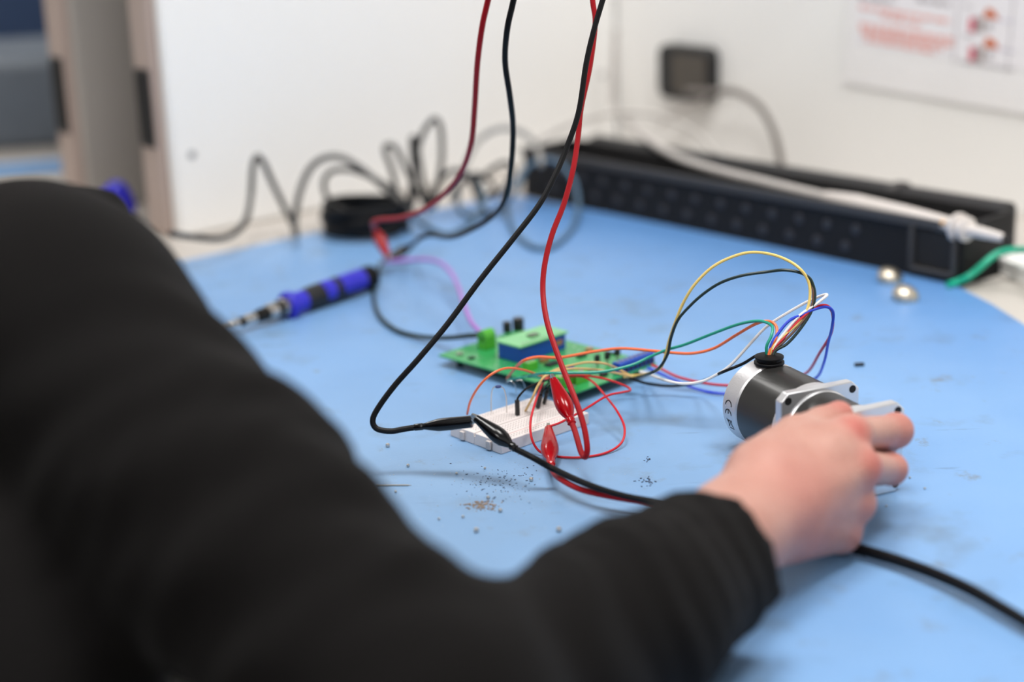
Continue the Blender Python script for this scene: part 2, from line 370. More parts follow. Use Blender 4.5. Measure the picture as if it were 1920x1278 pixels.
# ------------------------------------------------------------------ poster, socket box, duct, bar
bl = W(1582, 155, 0.001); e1 = nrm(W(1920, 214, 0.001) - bl); e2 = nrm(np.cross(np.cross(e1, ZU), e1)); en = -UY
PAX = (e1, -en, e2)
def uv(px, py):
    q = W(px, py, 0.001) - bl; return q @ e1, q @ e2
def flat(mb, u0, v0, u1, v1, lift):
    return mb.box(bl + e1 * (u0 + u1) / 2 + e2 * (v0 + v1) / 2 + en * lift, (abs(u1 - u0), 0.0003, abs(v1 - v0)), PAX)
t = thing('poster', 'laminated white instruction poster with red lines of text on the back panel', 'poster', bl + e1 * 0.2)
obj('sheet', MB().box(bl + e1 * 0.21 + e2 * 0.15 + en * 0.001, (0.42, 0.0016, 0.30), PAX), POSTERM, t, bevel=0.0004)
u0, v0 = uv(1604, 100)
obj('printed_page', flat(MB(), 0.014, 0.045, 0.4, 0.285, 0.0020), PAPER, t, smooth=0)
def words(name, pa, pb, hgt, m, ragged=1.0):
    (ua, va), (ub, vb) = uv(*pa), uv(*pb); mb = MB(); u = ua; n = 0
    while u < ub * ragged + ua * (1 - ragged):
        wl = random.uniform(0.006, 0.016); wl = min(wl, ub - u); f = (u + wl / 2 - ua) / (ub - ua)
        flat(mb, u, va + (vb - va) * f - hgt / 2, u + wl, va + (vb - va) * f + hgt / 2, 0.0024); u += wl + 0.0028
    obj(name, mb, m, t, smooth=0)
words('grey_text_line', (1612, -8), (1680, 4), 0.005, GREYINK)
words('grey_text_line', (1722, -2), (1784, 8), 0.005, GREYINK)
for k2, (pa, pb) in enumerate((((1614, 12), (1784, 40)), ((1655, 28), (1728, 46)), ((1614, 46), (1790, 74)), ((1616, 54), (1788, 84)), ((1620, 63), (1772, 90)), ((1626, 73), (1756, 98)))):
    words('red_text_line', pa, pb, 0.0042, PINKINK)
fr = MB()
for (pa, pb) in (((1801, -30), (1801, 116)), ((1905, -30), (1905, 134))):
    (ua, va), (ub, vb) = uv(*pa), uv(*pb); flat(fr, ua, min(va, vb), ua + 0.0012, max(va, vb), 0.0024)
(ua, va), (ub, vb) = uv(1801, 116), uv(1905, 134); flat(fr, ua, va, ub, va + 0.0012, 0.0024)
obj('diagram_frame', fr, GREYINK, t, smooth=0)
for oy in (0, 55):
    def patch(name, x0, y0, x1, y1, m, lift=0.0025):
        (a0, b0), (a1, b1) = uv(x0, y0 + oy), uv(x1, y1 + oy); obj(name, flat(MB(), a0, b0, a1, b1, lift), m, t, smooth=0)
    patch('rose_bar', 1821, 32, 1830, 60, ROSEINK); patch('grey_bar', 1832, 30, 1837, 60, GREYINK); patch('grey_bar', 1840, 34, 1846, 62, mat('taupe_ink', (170, 156, 150), 0.7))
    patch('grey_caption', 1811, 9, 1824, 14, GREYINK); patch('blue_rule', 1866, 36, 1904, 40, LILINK); patch('grey_block', 1853, 42, 1862, 56, GREYINK)
    (a0, b0), (a1, b1) = uv(1845, 32 + oy), uv(1876, 36 + oy); (a2, b2) = uv(1860, 15 + oy)
    tri = [bl + e1 * a0 + e2 * b0, bl + e1 * a1 + e2 * b1, bl + e1 * (a2 + 0.004) + e2 * (b2 - 0.002), bl + e1 * (a2 - 0.004) + e2 * b2]
    obj('orange_figure', MB().prism([p + en * 0.0024 for p in tri], en * 0.0003), ORINK, t, smooth=0)

c0, c1, c2 = W(1252, 78), W(1350, 103), W(1352, 188)
aL, aR = (c0 - CORNER) @ UX, (c1 - CORNER) @ UX; zt, zb = (c0[2] + c1[2]) / 2 - T0 + 0.004, c2[2] - T0 - 0.002
cx, cz, wx, hz = (aL + aR) / 2, (zt + zb) / 2, aR - aL, zt - zb
t = thing('socket_box', 'black rounded socket box with brownish face on the back panel', 'socket', B(cx, 0.01, zb))
def rrect(ca, cz, w, h, r, b, n=5):
    out = []
    for (sx, sz, q0) in ((1, 1, 0), (-1, 1, 90), (-1, -1, 180), (1, -1, 270)):
        for k in range(n + 1):
            q = math.radians(q0 + 90 * k / n); out.append(B(ca + sx * (w / 2 - r) + r * math.cos(q), b, cz + sz * (h / 2 - r) + r * math.sin(q)))
    return out
obj('housing', MB().prism(rrect(cx, cz, wx, hz, 0.012, 0.0), -UY * 0.018), BLACKP, t, bevel=0.002)
obj('face_plate', MB().prism(rrect(cx + wx * 0.12, cz, wx * 0.66, hz * 0.74, 0.006, 0.018), -UY * 0.002), SMOKE, t, bevel=0.0006)
obj('mains_cable', MB().tube([B(cx + 0.01, 0.022, zb + 0.012)] + [W(x, y, 0.03) for x, y in ((1330, 172), (1360, 170), (1390, 176), (1425, 200), (1450, 245), (1462, 290), (1466, 340))], 0.0042), GREYC, t)
obj('small_cable', MB().tube([W(x, y, 0.02) for x, y in ((1320, 186), (1290, 200), (1262, 214), (1240, 232))], 0.003), LGREYC, t)

# black duct with two rows of knock-outs, lying along the back of the mat
d0 = P(976, 368); d1 = P(1690, 509); b_f = (CORNER - P(1350, 441)) @ UY
a0 = (d0 - CORNER) @ UX - 0.004; a1 = 0.0
def on_b(px, py, b):
    r = ray(px, py); return CAM + r * (((CORNER - b * UY - CAM) @ UY) / (r @ UY))
a1 = (on_b(1803, 524, b_f) - CORNER) @ UX
zf = on_b(1350, 342, b_f)[2] - T0                     # top of the duct front
DW = 0.075
t = thing('cable_duct', 'long black slotted duct along the back edge of the mat', 'duct', B((a0 + a1) / 2, b_f - DW / 2, 0))
L_ = a1 - a0; am = (a0 + a1) / 2
obj('front_wall', MB().box(B(am, b_f - 0.003, zf / 2), (L_, 0.006, zf), BAX), DUCTM, t, bevel=0.001)
obj('rear_wall', MB().box(B(am, b_f - DW, zf / 2), (L_, 0.006, zf), BAX), HOLE, t, bevel=0.001)
obj('duct_floor', MB().box(B(am, b_f - DW / 2, 0.004), (L_, DW - 0.008, 0.005), BAX), HOLE, t)
obj('top_lip', MB().box(B(am, b_f + 0.0015, zf - 0.003), (L_, 0.004, 0.009), BAX), DUCTG, t, bevel=0.001)
for aa in (a0 + 0.003, a1 - 0.003): obj('end_wall', MB().box(B(aa, b_f - DW / 2, zf / 2), (0.006, DW - 0.006, zf - 0.001), BAX), DUCTM, t)
KO = mat('knockout', (54, 53, 57), 0.55)
nk = int((L_ - 0.12) / 0.034)
for i in range(nk):
    for zz in (0.3, 0.62):
        q = B(a0 + 0.05 + i * 0.034 + (0.012 if zz > 0.5 else 0), b_f, zf * zz)
        obj('knockout', MB().lathe(q + UY * 0.002, q - UY, [(0, 0.0048), (0.0028, 0.0048), (0.0034, 0.0036)], 10), KO, t)
lc = on_b(1752, 478, b_f); la = (lc - CORNER) @ UX
fr = MB()
for sx, sz, lx, lz in ((-1, 0, 0.004, 0.04), (1, 0, 0.004, 0.04), (0, -1, 0.05, 0.004)): fr.box(B(la + sx * 0.023, b_f + 0.002, zf * 0.5 + sz * 0.018), (lx, 0.006, lz), BAX)
obj('latch_frame', fr, DUCTG, t, bevel=0.0008)
obj('latch_recess', MB().box(B(la, b_f + 0.0005, zf * 0.52), (0.042, 0.002, 0.034), BAX), HOLE, t)
# rear bar, a little higher
b_b = b_f - DW - 0.02
z2 = on_b(1500, 318, b_b)[2] - T0
ab0 = (on_b(1112, 262, b_b) - CORNER) @ UX; ab1 = (on_b(1890, 392, b_b) - CORNER) @ UX
t = thing('rail_bar', 'higher black bar standing behind the slotted duct', 'bar', B((ab0 + ab1) / 2, b_b - 0.015, 0))
prof = [(0.0, 0.0), (0.0, z2 - 0.012), (0.006, z2 - 0.003), (0.014, z2), (0.024, z2), (0.030, z2 - 0.006), (0.030, 0.0)]
obj('bar_body', MB().prism([B(ab0, b_b + 0.015 - x, z) for x, z in prof], UX * (ab1 - ab0)), BLACKP, t, bevel=0.001)
obj('ridge', MB().box(B((ab0 + ab1) / 2, b_b + 0.0165, z2 - 0.018), (ab1 - ab0 - 0.002, 0.003, 0.006), BAX), DUCTG, t, bevel=0.0006)
ac = (on_b(1662, 360, b_b + 0.016) - CORNER) @ UX
obj('clamp_band', MB().prism([B(ac - 0.006, b_b + 0.015 - x + (0.0025 if x < 0.01 else -0.0025 if x > 0.02 else 0), z + (0.002 if z > 0.02 else 0)) for x, z in prof], UX * 0.012), DUCTG, t)
# white strip beyond the duct end
ws0, ws1 = P(1868, 508), P(1940, 540); dv = nrm(ws1 - ws0); pv = nrm(np.cross(ZU, dv)); pv = pv if pv[1] > 0 else -pv
wc = (ws0 + ws1) / 2 + dv * 0.09 + pv * 0.03
t = thing('flat_box', 'flat white box on the bench past the duct end', 'box', wc - ZU * 0.002)
obj('box_tray', MB().box(wc + ZU * 0.004, (0.27, 0.060, 0.012), (dv, pv, ZU)), WHITE_PANEL, t, bevel=0.001)
obj('box_lid', MB().box(wc + ZU * 0.0125, (0.274, 0.064, 0.005), (dv, pv, ZU)), WHITE_PANEL, t, bevel=0.001)
# oscilloscope probe lying on the duct
def zprobe(px, py, lift=0.0):
    return on_b(px, py, b_f - 0.01 - lift)
pr = [on_b(1540, 366, b_f - 0.02), on_b(1660, 398, b_f - 0.012), on_b(1800, 430, b_f + 0.0), on_b(1900, 450, b_f + 0.008)]
t = thing('scope_probe', 'pale grey oscilloscope probe lying along the top of the black duct', 'probe', pr[1])
p0, p3 = pr[0], on_b(1896, 449, b_f + 0.004); Lp = np.linalg.norm(p3 - p0)
fx = lambda f: f * Lp
obj('probe_body', MB().lathe(p0, p3, [(0, 0.0032), (fx(.04), 0.0055), (fx(.2), 0.0085), (fx(.45), 0.0086), (fx(.62), 0.0078), (fx(.735), 0.0068)], 20), PROBEM, t)
obj('finger_guard', MB().lathe(p0, p3, [(fx(.73), 0.007), (fx(.735), 0.0128), (fx(.75), 0.0130), (fx(.755), 0.0082), (fx(.772), 0.0082), (fx(.777), 0.0112), (fx(.79), 0.0112), (fx(.797), 0.007)], 24), PROBEM, t)
obj('probe_nose', MB().lathe(p0, p3, [(fx(.79), 0.0056), (fx(.87), 0.0052), (fx(.95), 0.0040), (fx(.965), 0.0028)], 18), PROBEM, t)
obj('probe_tip', MB().lathe(p0, p3, [(fx(.96), 0.0028), (fx(.985), 0.0026), (fx(1.0), 0.0012)], 12), HOLE, t)
md = nrm(p3 - p0); sd = nrm(np.cross(md, ZU)); tq = p0 + md * fx(.69)
obj('range_dot', MB().ball(tq + sd * 0.0066 + ZU * 0.003, 0.0022), mat('orange_dot', (226, 164, 70), 0.5), t)
pc = [p0 + md * 0.004, on_b(1500, 357, b_f - 0.02), on_b(1430, 340, b_f - 0.02), on_b(1340, 318, b_f - 0.03), on_b(1270, 294, b_f - 0.05), on_b(1215, 262, b_f - 0.10), on_b(1180, 228, b_f - 0.16), on_b(1168, 213, b_f - 0.2), on_b(1150, 200, b_f - 0.22), B(0.05, 0.05, 0.16)]
obj('probe_cable', MB().tube(pc, 0.0042, 10), LGREYC, t)

# green earth wire
def on_a(px, py, a):
    r = ray(px, py); return CAM + r * (((CORNER + a * UX - CAM) @ UX) / (r @ UX))
gp = [P(1778, 534, 0.0032), P(1796, 528, 0.004), on_a(1818, 517, a1 + .008), on_a(1842, 497, a1 + .009), on_a(1864, 479, a1 + .012), on_a(1888, 470, a1 + .02), on_a(1925, 468, a1 + .04), on_a(1990, 470, a1 + .1), P(2090, 500, 0.0025)]
obj('earth_wire', MB().tube(gp, 0.0031, 10), GREENW, label='thick green earth wire at the right end of the duct', cat='wire')
# press studs
for (px, py, tilt, lab) in ((1669, 528, 0.3, 'silver press stud nearest the black duct'), (1698, 562, 0.55, 'silver press stud nearer the white and red wires')):
    c = P(px, py, 0.0); dr = nrm(V(0.35, -0.35, 1.0))
    t = thing('press_stud', lab, 'stud', c)
    c = c + ZU * 0.0045
    obj('stud_cap', MB().lathe(c, c + dr, [(-0.004, 0.0112), (0, 0.0120), (0.004, 0.0104), (0.007, 0.006), (0.0078, 0.001)], 20), BRASSY, t)
    obj('stud_socket', MB().lathe(c - dr * 0.0028, c - dr * 2, [(0, 0.005), (0.002, 0.005), (0.003, 0.003)], 16), STEEL, t)

# ------------------------------------------------------------------ cable tangle by the side panel
cc = P(683, 452, 0.0)
t = thing('coiled_cable', 'black cable coiled into a flat stack at the back of the mat', 'cable', cc)
hp = []
for i in range(7 * 14 + 1):
    q = 2 * math.pi * i / 14; rr = 0.043 + 0.002 * math.sin(1.7 * i); hp.append(cc + V(rr * math.cos(q), rr * math.sin(q) + 0.035, 0.004 + 0.0042 * i / 14 + 0.0008 * math.sin(i)))
obj('coil', MB().tube(hp, 0.0033, 8, n=2), BLKRUB, t)
def up(pts, dflt): return [D(p[0], p[1], p[2] if len(p) > 2 else dflt) for p in pts]
for pts, dd in (([(748, 400), (745, 372), (735, 320), (722, 284), (727, 272), (742, 278), (765, 325), (792, 372), (800, 392)], 1.84),
                ([(770, 395), (778, 350), (774, 300), (772, 262), (780, 262), (786, 300), (795, 350), (806, 386)], 1.86),
                ([(766, 392), (775, 320), (788, 262), (806, 230), (818, 224), (827, 245), (828, 300), (820, 350), (812, 392)], 1.85),
                ([(770, 398), (745, 362), (700, 334), (655, 318), (620, 322), (607, 345), (618, 375), (660, 400), (720, 402)], 1.82),
                ([(800, 396), (820, 345), (842, 322), (868, 322), (885, 345), (900, 380), (912, 402)], 1.86)):
    obj('loop', MB().tube(up(pts, dd), 0.003, 8), BLKCABLE, t)
obj('looped_wire', MB().tube(up([(320, 438, 1.66), (360, 444, 1.69), (420, 446, 1.72), (458, 418, 1.76), (470, 370, 1.78), (474, 315, 1.78), (482, 294, 1.78), (494, 305, 1.78), (512, 345, 1.79), (535, 392, 1.79), (552, 425, 1.77), (556, 440, 1.755)], 1.7), 0.0032), BLKCABLE,
    label='dark cable rising in a sharp peak against the white partition', cat='cable')
obj('arched_wire', MB().tube(up([(554, 442), (553, 410), (562, 360), (580, 318), (606, 297), (640, 295), (680, 318), (720, 352), (752, 378), (775, 402)], 1.80), 0.0034), mat('dim_cable', (70, 68, 66), 0.5),
    label='grey cable arching left of the coiled black cable', cat='cable')
lay = MB().tube([P(x, y, h) for x, y, h in ((770, 404, 0.02), (800, 425, 0.004), (840, 440, 0.003), (880, 420, 0.004), (905, 385, 0.02), (900, 345, 0.035), (880, 330, 0.04), (862, 350, 0.03), (858, 385, 0.015), (880, 405, 0.003), (930, 395, 0.003), (965, 360, 0.02), (985, 320, 0.04))], 0.0028)
obj('loose_wire', lay, mat('teal_grey_cable', (64, 88, 104), 0.5), label='slate cable lying in loops right of the coil', cat='cable')
obj('pale_cable', MB().tube(up([(868, 330, 1.86), (878, 295, 1.88), (900, 260, 1.9), (935, 241, 1.9), (970, 244, 1.9), (1000, 264, 1.9), (1012, 290, 1.88), (1015, 310, 1.86)], 1.9), 0.0032), mat('mid_grey_cable', (150, 147, 143), 0.5),
    label='grey cable arching up to the left end of the duct', cat='cable')
obj('pale_cable', MB().tube(up([(1000, 268, 1.9), (1040, 246, 1.95), (1090, 226, 2.0), (1150, 213, 2.03), (1215, 214, 2.0), (1280, 234, 1.97), (1320, 262, 1.93), (1345, 290, 1.88)], 1.9), 0.003), mat('faint_cable', (196, 191, 186), 0.5),
    label='pale cable sweeping across the corner of the panels', cat='cable')
obj('ring_of_wire', MB().tube([P(948, 355, 0.03), P(950, 395, 0.006), P(965, 435, 0.003), P(998, 462, 0.003), P(1035, 462, 0.003), P(1070, 432, 0.003), P(1084, 390, 0.012), P(1076, 340, 0.035), P(1048, 306, 0.05), P(1012, 300, 0.055), P(985, 318, 0.05), P(962, 350, 0.04)], 0.0028), mat('blue_grey_cable', (74, 100, 122), 0.5),
    label='open ring of slate cable on the mat beside the duct end', cat='cable')
obj('dark_tangle', MB().tube(up([(845, 372, 1.84), (862, 345, 1.86), (890, 326, 1.87), (918, 338, 1.87), (926, 358, 1.86), (905, 368, 1.85), (892, 350, 1.86), (915, 322, 1.87), (945, 305, 1.88), (962, 318, 1.88), (950, 345, 1.87), (925, 372, 1.85)], 1.86), 0.0026), BLKCABLE,
    label='small dark knot of cable between the coil and the duct', cat='cable')
# yellow cap and blue handle near the partition foot
q = P(312, 437, -0.002)
t = thing('yellow_cap', 'small yellow plastic cap at the foot of the partition post', 'cap', q)
obj('cap_shell', MB().lathe(q, q + ZU, [(0, 0.0085), (0.004, 0.009), (0.014, 0.0075), (0.026, 0.004), (0.028, 0.001)], 16), YELLOWP, t)
obj('cap_ribs', MB().lathe(q, q + ZU, [(0.001, 0.0095), (0.003, 0.0095), (0.0035, 0.0085)], 16), YELLOWP, t)
hq = P(240, 414, 0.0)
t = thing('pliers', 'pliers with blue grips beyond the dark shoulder', 'pliers', hq)
for s in (-1, 1):
    obj('grip', MB().tube([hq + V(-0.022, 0.006 * s, 0.014), hq + V(-0.016, 0.012 * s, 0.034), hq + V(-0.008, 0.013 * s, 0.034), hq + V(-0.001, 0.012 * s, 0.020), hq + V(0.001, 0.010 * s, 0.008)], 0.0075), BLUEH, t)
obj('jaws', MB().lathe(hq + V(-0.02, 0, 0.012), hq + V(-0.06, -0.02, 0.006), [(0, 0.009), (0.012, 0.01), (0.03, 0.006), (0.05, 0.002)], 10, flat=0.5), STEEL, t)

# soldering iron with blue and black grip
s0, s1 = P(428, 612, 0.010), P(700, 517, 0.012); Ls = np.linalg.norm(s1 - s0); g = lambda f: f * Ls
t = thing('soldering_iron', 'soldering iron with blue and black grip lying on the mat', 'soldering iron', (s0 + s1) / 2)
obj('tip', MB().lathe(s0 - nrm(s1 - s0) * 0.022, s1, [(0, 0.0006), (0.01, 0.002), (0.024, 0.0028)], 12), STEEL, t)
SHB = mat('barrel_dark', (36, 34, 30), 0.35, metal=0.6)
for i, (f0, f1, rr, m) in enumerate(((0.0, .07, .0035, STEEL), (.07, .10, .0042, SHB), (.10, .17, .0048, STEEL), (.17, .20, .0052, SHB), (.20, .25, .006, SHB), (.25, .31, .0072, STEEL), (.31, .345, .0075, SHB), (.345, .38, .0082, STEEL))):
    obj('barrel_ring', MB().lathe(s0, s1, [(g(f0), rr * .85), (g(f0) + 0.001, rr), (g(f1) - 0.001, rr), (g(f1), rr * .85)], 16), m, t)
grip = obj('collar', MB().lathe(s0, s1, [(g(.37), .0105), (g(.385), .0125), (g(.41), .0125), (g(.43), .0095), (g(.50), .0095)], 20), BLUEH, t)
obj('grip_body', MB().lathe(s0, s1, [(g(.48), .0092), (g(.54), .0106), (g(.66), .0108), (g(.76), .011), (g(.86), .0102), (g(.93), .0095)], 20), BLACKP, t)
sdir = nrm(s1 - s0); sside = nrm(np.cross(sdir, ZU)); stop = nrm(np.cross(sside, sdir))
for f0, f1, nm in ((.60, .69, 'blue_inlay'), (.72, .91, 'blue_inlay')):
    obj(nm, MB().lathe(s0 + stop * 0.002 + sside * 0.0022, s1 + stop * 0.002 + sside * 0.0022, [(g(f0), .006), (g(f0) + .003, .0099), (g(f1) - .003, .0099), (g(f1), .006)], 20), BLUEH, t)
obj('strain_relief', MB().lathe(s0, s1, [(g(.92), .0098), (g(.95), .0112), (g(.985), .0108), (g(1.0), .008), (g(1.02), .004)], 20), BLKRUB, t)

# ------------------------------------------------------------------ test leads and crocodile clips
def clip(parent, tail, tip, boot_m, name='clip_boot', blunt=False):
    tail = np.array(tail, float); tip = np.array(tip, float); L = np.linalg.norm(tip - tail); d = nrm(tip - tail)
    side = nrm(np.cross(d, ZU)) if abs(d[2]) < .95 else V(1, 0, 0); upv = np.cross(side, d)
    pf = [(0, .0022), (.02 * L, .0027), (.14 * L, .0027), (.16 * L, .0024), (.27 * L, .0036), (.40 * L, .0049), (.60 * L, .0050), (.80 * L, .0048), (.93 * L, .0047), (.935 * L, .0040)] if blunt else [(0, .0023), (.02 * L, .0031), (.05 * L, .0026), (.09 * L, .0032), (.13 * L, .0027), (.2 * L, .0042), (.28 * L, .0056), (.38 * L, .0062), (.48 * L, .0060), (.65 * L, .0048), (.80 * L, .0036), (.9 * L, .0028), (.905 * L, .0020)]
    b = obj(name, MB().lathe(tail, tip, pf, 18, flat=0.85), boot_m, parent)
    mb = MB()
    for s in (1, -1):
        a = tail + d * L * .86 + upv * s * .0018; e = tip + upv * s * .0003
        mb.prism([a - side * .0016, a + side * .0016, e + side * .0009, e - side * .0009], upv * s * .0007)
        for k in range(3): mb.box(a + (e - a) * (.5 + .17 * k) - upv * s * .0003, (.0022, .0007, .0010), (side, d, upv))
    obj('clip_jaws', mb, STEEL, b)
def lead(name, label, col, boot, pts, tail, tip, r=0.00195, blunt=False):
    t = thing(name, label, 'test lead', tail)
    obj('lead_wire', MB().tube(list(pts) + [tail + (np.array(tip) - tail) * 0.06], r, 10), col, t)
    clip(t, tail, tip, boot, blunt=blunt); return t
RK = B(0.60, 0.745, 0.54)                               # comb of the lead holder above the bench
def rise(p, i, p1):
    q = RK + UX * (-0.045 + 0.03 * i)
    return [q - UY * 0.03 - ZU * 0.06, q - UY * 0.03 + ZU * 0.0, q + ZU * 0.012, q + UY * 0.02 - ZU * 0.02, (q + UY * 0.02) * .5 + p * .5 + nrm(p - p1) * .03, p + nrm(p - p1) * .04]
# pair gripping the supply wires on the left
tipA = P(730, 487, 0.016)
ptsA = up([(915, 0, 1.22), (904, 50, 1.23), (895, 120, 1.25), (890, 200, 1.28), (884, 265, 1.31), (868, 316, 1.35), (842, 354, 1.39), (800, 390, 1.44), (752, 408, 1.49), (712, 412, 1.53), (699, 418, 1.555)], 1.3)
lead('red_test_lead', 'dark red test lead hanging to the clip by the soldering iron', REDWIRE, REDBOOT, rise(ptsA[0], 0, ptsA[1]) + ptsA, P(702, 427, 0.042), tipA, 0.0022)
ptsB = up([(963, 0, 1.2), (951, 55, 1.21), (947, 115, 1.23), (956, 180, 1.25), (962, 240, 1.28), (958, 315, 1.31), (946, 375, 1.35), (920, 408, 1.4), (880, 432, 1.46), (845, 444, 1.5), (808, 440, 1.55), (788, 446, 1.57)], 1.3)
lead('black_test_lead', 'black test lead hanging to the clip by the purple wire', BLKRUB, BLKBOOT, rise(ptsB[0], 1, ptsB[1]) + ptsB, P(778, 456, 0.022), P(712, 496, 0.008), 0.0022)
# pair hanging down to the breadboard
ptsC = up([(1130, 0, 1.17), (1114, 55, 1.17), (1099, 120, 1.17), (1085, 210, 1.17), (1062, 278, 1.17), (1040, 330, 1.165), (1010, 385, 1.16), (960, 450, 1.155), (900, 525, 1.15), (840, 606, 1.145), (785, 672, 1.14), (742, 720, 1.14), (712, 760, 1.14), (699, 786, 1.14), (706, 803, 1.14), (732, 808, 1.14), (758, 804, 1.14)], 1.15)
lead('black_test_lead', 'long black test lead hooking round to the clip at the breadboard corner', BLKRUB, BLKBOOT, rise(ptsC[0], 2, ptsC[1]) + ptsC, D(776, 801, 1.14), D(893, 789, 1.13), blunt=True)
ptsD = up([(1111, 0, 1.19), (1116, 45, 1.19), (1106, 125, 1.19), (1090, 200, 1.19), (1084, 255, 1.19), (1075, 315, 1.185), (1058, 380, 1.18), (1035, 440, 1.175), (1021, 498, 1.17), (1018, 548, 1.165), (1025, 600, 1.155), (1041, 652, 1.145), (1061, 705, 1.135), (1081, 755, 1.125), (1095, 800, 1.12), (1101, 838, 1.118), (1098, 856, 1.12), (1090, 848, 1.125), (1083, 825, 1.13), (1077, 805, 1.135)], 1.15)
lead('red_test_lead', 'bright red test lead crossing in front of the green circuit board', REDWIRE, REDBOOT, rise(ptsD[0], 3, ptsD[1]) + ptsD, D(1073, 795, 1.138), D(1034, 702, 1.165))
t = thing('lead_holder', 'grey lead holder arm reaching out from the back panel above the view', 'lead holder', B(0.6, 0.4, 0.52))
obj('arm', MB().box(B(0.6, 0.375, 0.53), (0.02, 0.745, 0.012), BAX), POSTS, t, bevel=0.002)
obj('comb_bar', MB().box(RK + V(0, 0, 0.0), (0.14, 0.008, 0.012), BAX), POSTS, t, bevel=0.001)
obj('wall_plate', MB().box(B(0.6, 0.004, 0.53), (0.06, 0.008, 0.08), BAX), POSTS, t, bevel=0.002)
# coax splitting into two clips, passing under the wrist
tq = P(1300, 952, 0.006)
t = thing('clip_cable', 'black cable passing under the hand, splitting into short red and black clips', 'test cable', tq)
sheath = [P(1330, 958, 0.004), P(1420, 985, 0.004), P(1520, 1008, 0.004), P(1605, 1028, 0.005), P(1700, 1056, 0.006), P(1800, 1096, 0.007), P(1880, 1140, 0.007), P(1960, 1190, 0.006), P(2080, 1280, 0.0035), P(2280, 1430, 0.0036), P(2520, 1560, 0.0036), B(1.3, FRONT - 0.1, .006), B(1.32, FRONT + 0.03, .006), B(1.32, FRONT + .045, -.05), B(1.32, FRONT + .05, -.4)]
obj('sheath', MB().tube(sheath, 0.0034, 12), BLKRUB, t)
tailE = D(968, 842, 1.118)
lb = obj('black_lead', MB().tube([tailE, D(1000, 858, 1.108), P(1040, 880, 0.014), P(1100, 907, 0.014), P(1165, 928, 0.0135), P(1235, 941, 0.012), P(1300, 951, 0.008), sheath[0]], 0.0021, 10), BLKRUB, t)
clip(lb, tailE + 0 * ZU, D(884, 777, 1.128), BLKBOOT)
tailF = P(1033, 872, 0.006)
lr = obj('red_lead', MB().tube([tailF, P(1040, 888, 0.008), P(1058, 902, 0.009), P(1092, 918, 0.009), P(1150, 931, 0.009), P(1230, 944, 0.008), P(1290, 955, 0.006), sheath[0]], 0.0020, 10), REDWIRE, t)
clip(lr, tailF, P(1028, 795, 0.013), REDBOOT)

# ------------------------------------------------------------------ supply wires to the board
obj('supply_wire', MB().tube([P(722, 491, 0.010), P(748, 489, 0.013), P(790, 486, 0.016), P(822, 491, 0.018), P(845, 510, 0.018), P(860, 540, 0.018), P(872, 575, 0.018), P(884, 604, 0.017), P(902, 624, 0.016)], 0.0021), PURPLEW, label='purple supply wire running to the green terminal block', cat='wire')
obj('supply_wire', MB().tube([P(713, 494, 0.009), P(706, 520, 0.005), P(701, 555, 0.0025), P(710, 590, 0.0025), P(742, 618, 0.0025), P(790, 631, 0.004), P(840, 633, 0.01), P(880, 629, 0.0155), P(902, 628, 0.016)], 0.0021), DKGREENW, label='dark supply wire curving along the mat to the green terminal block', cat='wire')

# ------------------------------------------------------------------ breadboard
bN = P(940, 852); bx = nrm(P(1105, 795) - bN); by = nrm(np.cross(ZU, bx))
BBL, BBW_, BBH = 0.083, 0.0545, 0.0088
BBX = (bx, by, ZU)
def bb(u, v, z): return bN + bx * u + by * v + ZU * z
t = thing('breadboard', 'white solderless breadboard in front of the green circuit board', 'breadboard', bb(BBL / 2, BBW_ / 2, 0))
obj('terminal_strip', MB().box(bb(BBL / 2, 0.010 + 0.0345 / 2 - 0.0086, BBH / 2), (BBL, 0.0170, BBH), BBX), BBW, t, bevel=0.0006)
obj('terminal_strip', MB().box(bb(BBL / 2, 0.010 + 0.0345 / 2 + 0.0096, BBH / 2), (BBL, 0.0170, BBH), BBX), BBW, t, bevel=0.0006)
obj('centre_groove', MB().box(bb(BBL / 2, 0.0277, 0.003), (BBL - 0.0006, 0.003, 0.006), BBX), BBW, t)
for v in (0.0048, BBW_ - 0.0048 - 0.0002): obj('power_rail', MB().box(bb(BBL / 2, v, BBH / 2), (BBL, 0.0094, BBH), BBX), BBW, t, bevel=0.0006)
hm = MB()
for i in range(30):
    u = 0.0047 + i * 0.00254
    for v in [0.0035, 0.0060] + [0.0134 + 0.00254 * k for k in range(5)] + [0.0318 + 0.00254 * k for k in range(5)] + [BBW_ - 0.0062, BBW_ - 0.0037]:
        hm.box(bb(u, v, BBH + 0.00002), (0.0009, 0.0009, 0.0001), BBX)
obj('contact_hole', hm, mat('hole_grey', (150, 140, 138), 0.7), t, smooth=0, kind='stuff')
for v in (0.012, 0.040): obj('side_tab', MB().box(bb(-0.0008, v, 0.004), (0.0022, 0.0042, 0.006), BBX), mat('tab_grey', (196, 188, 186), 0.5), t, bevel=0.0003)
obj('red_rule', MB().box(bb(BBL / 2, 0.0086, BBH + 0.00002), (BBL * .9, 0.0004, 0.0001), BBX), mat('faded_red', (226, 180, 180), 0.6), t, smooth=0)

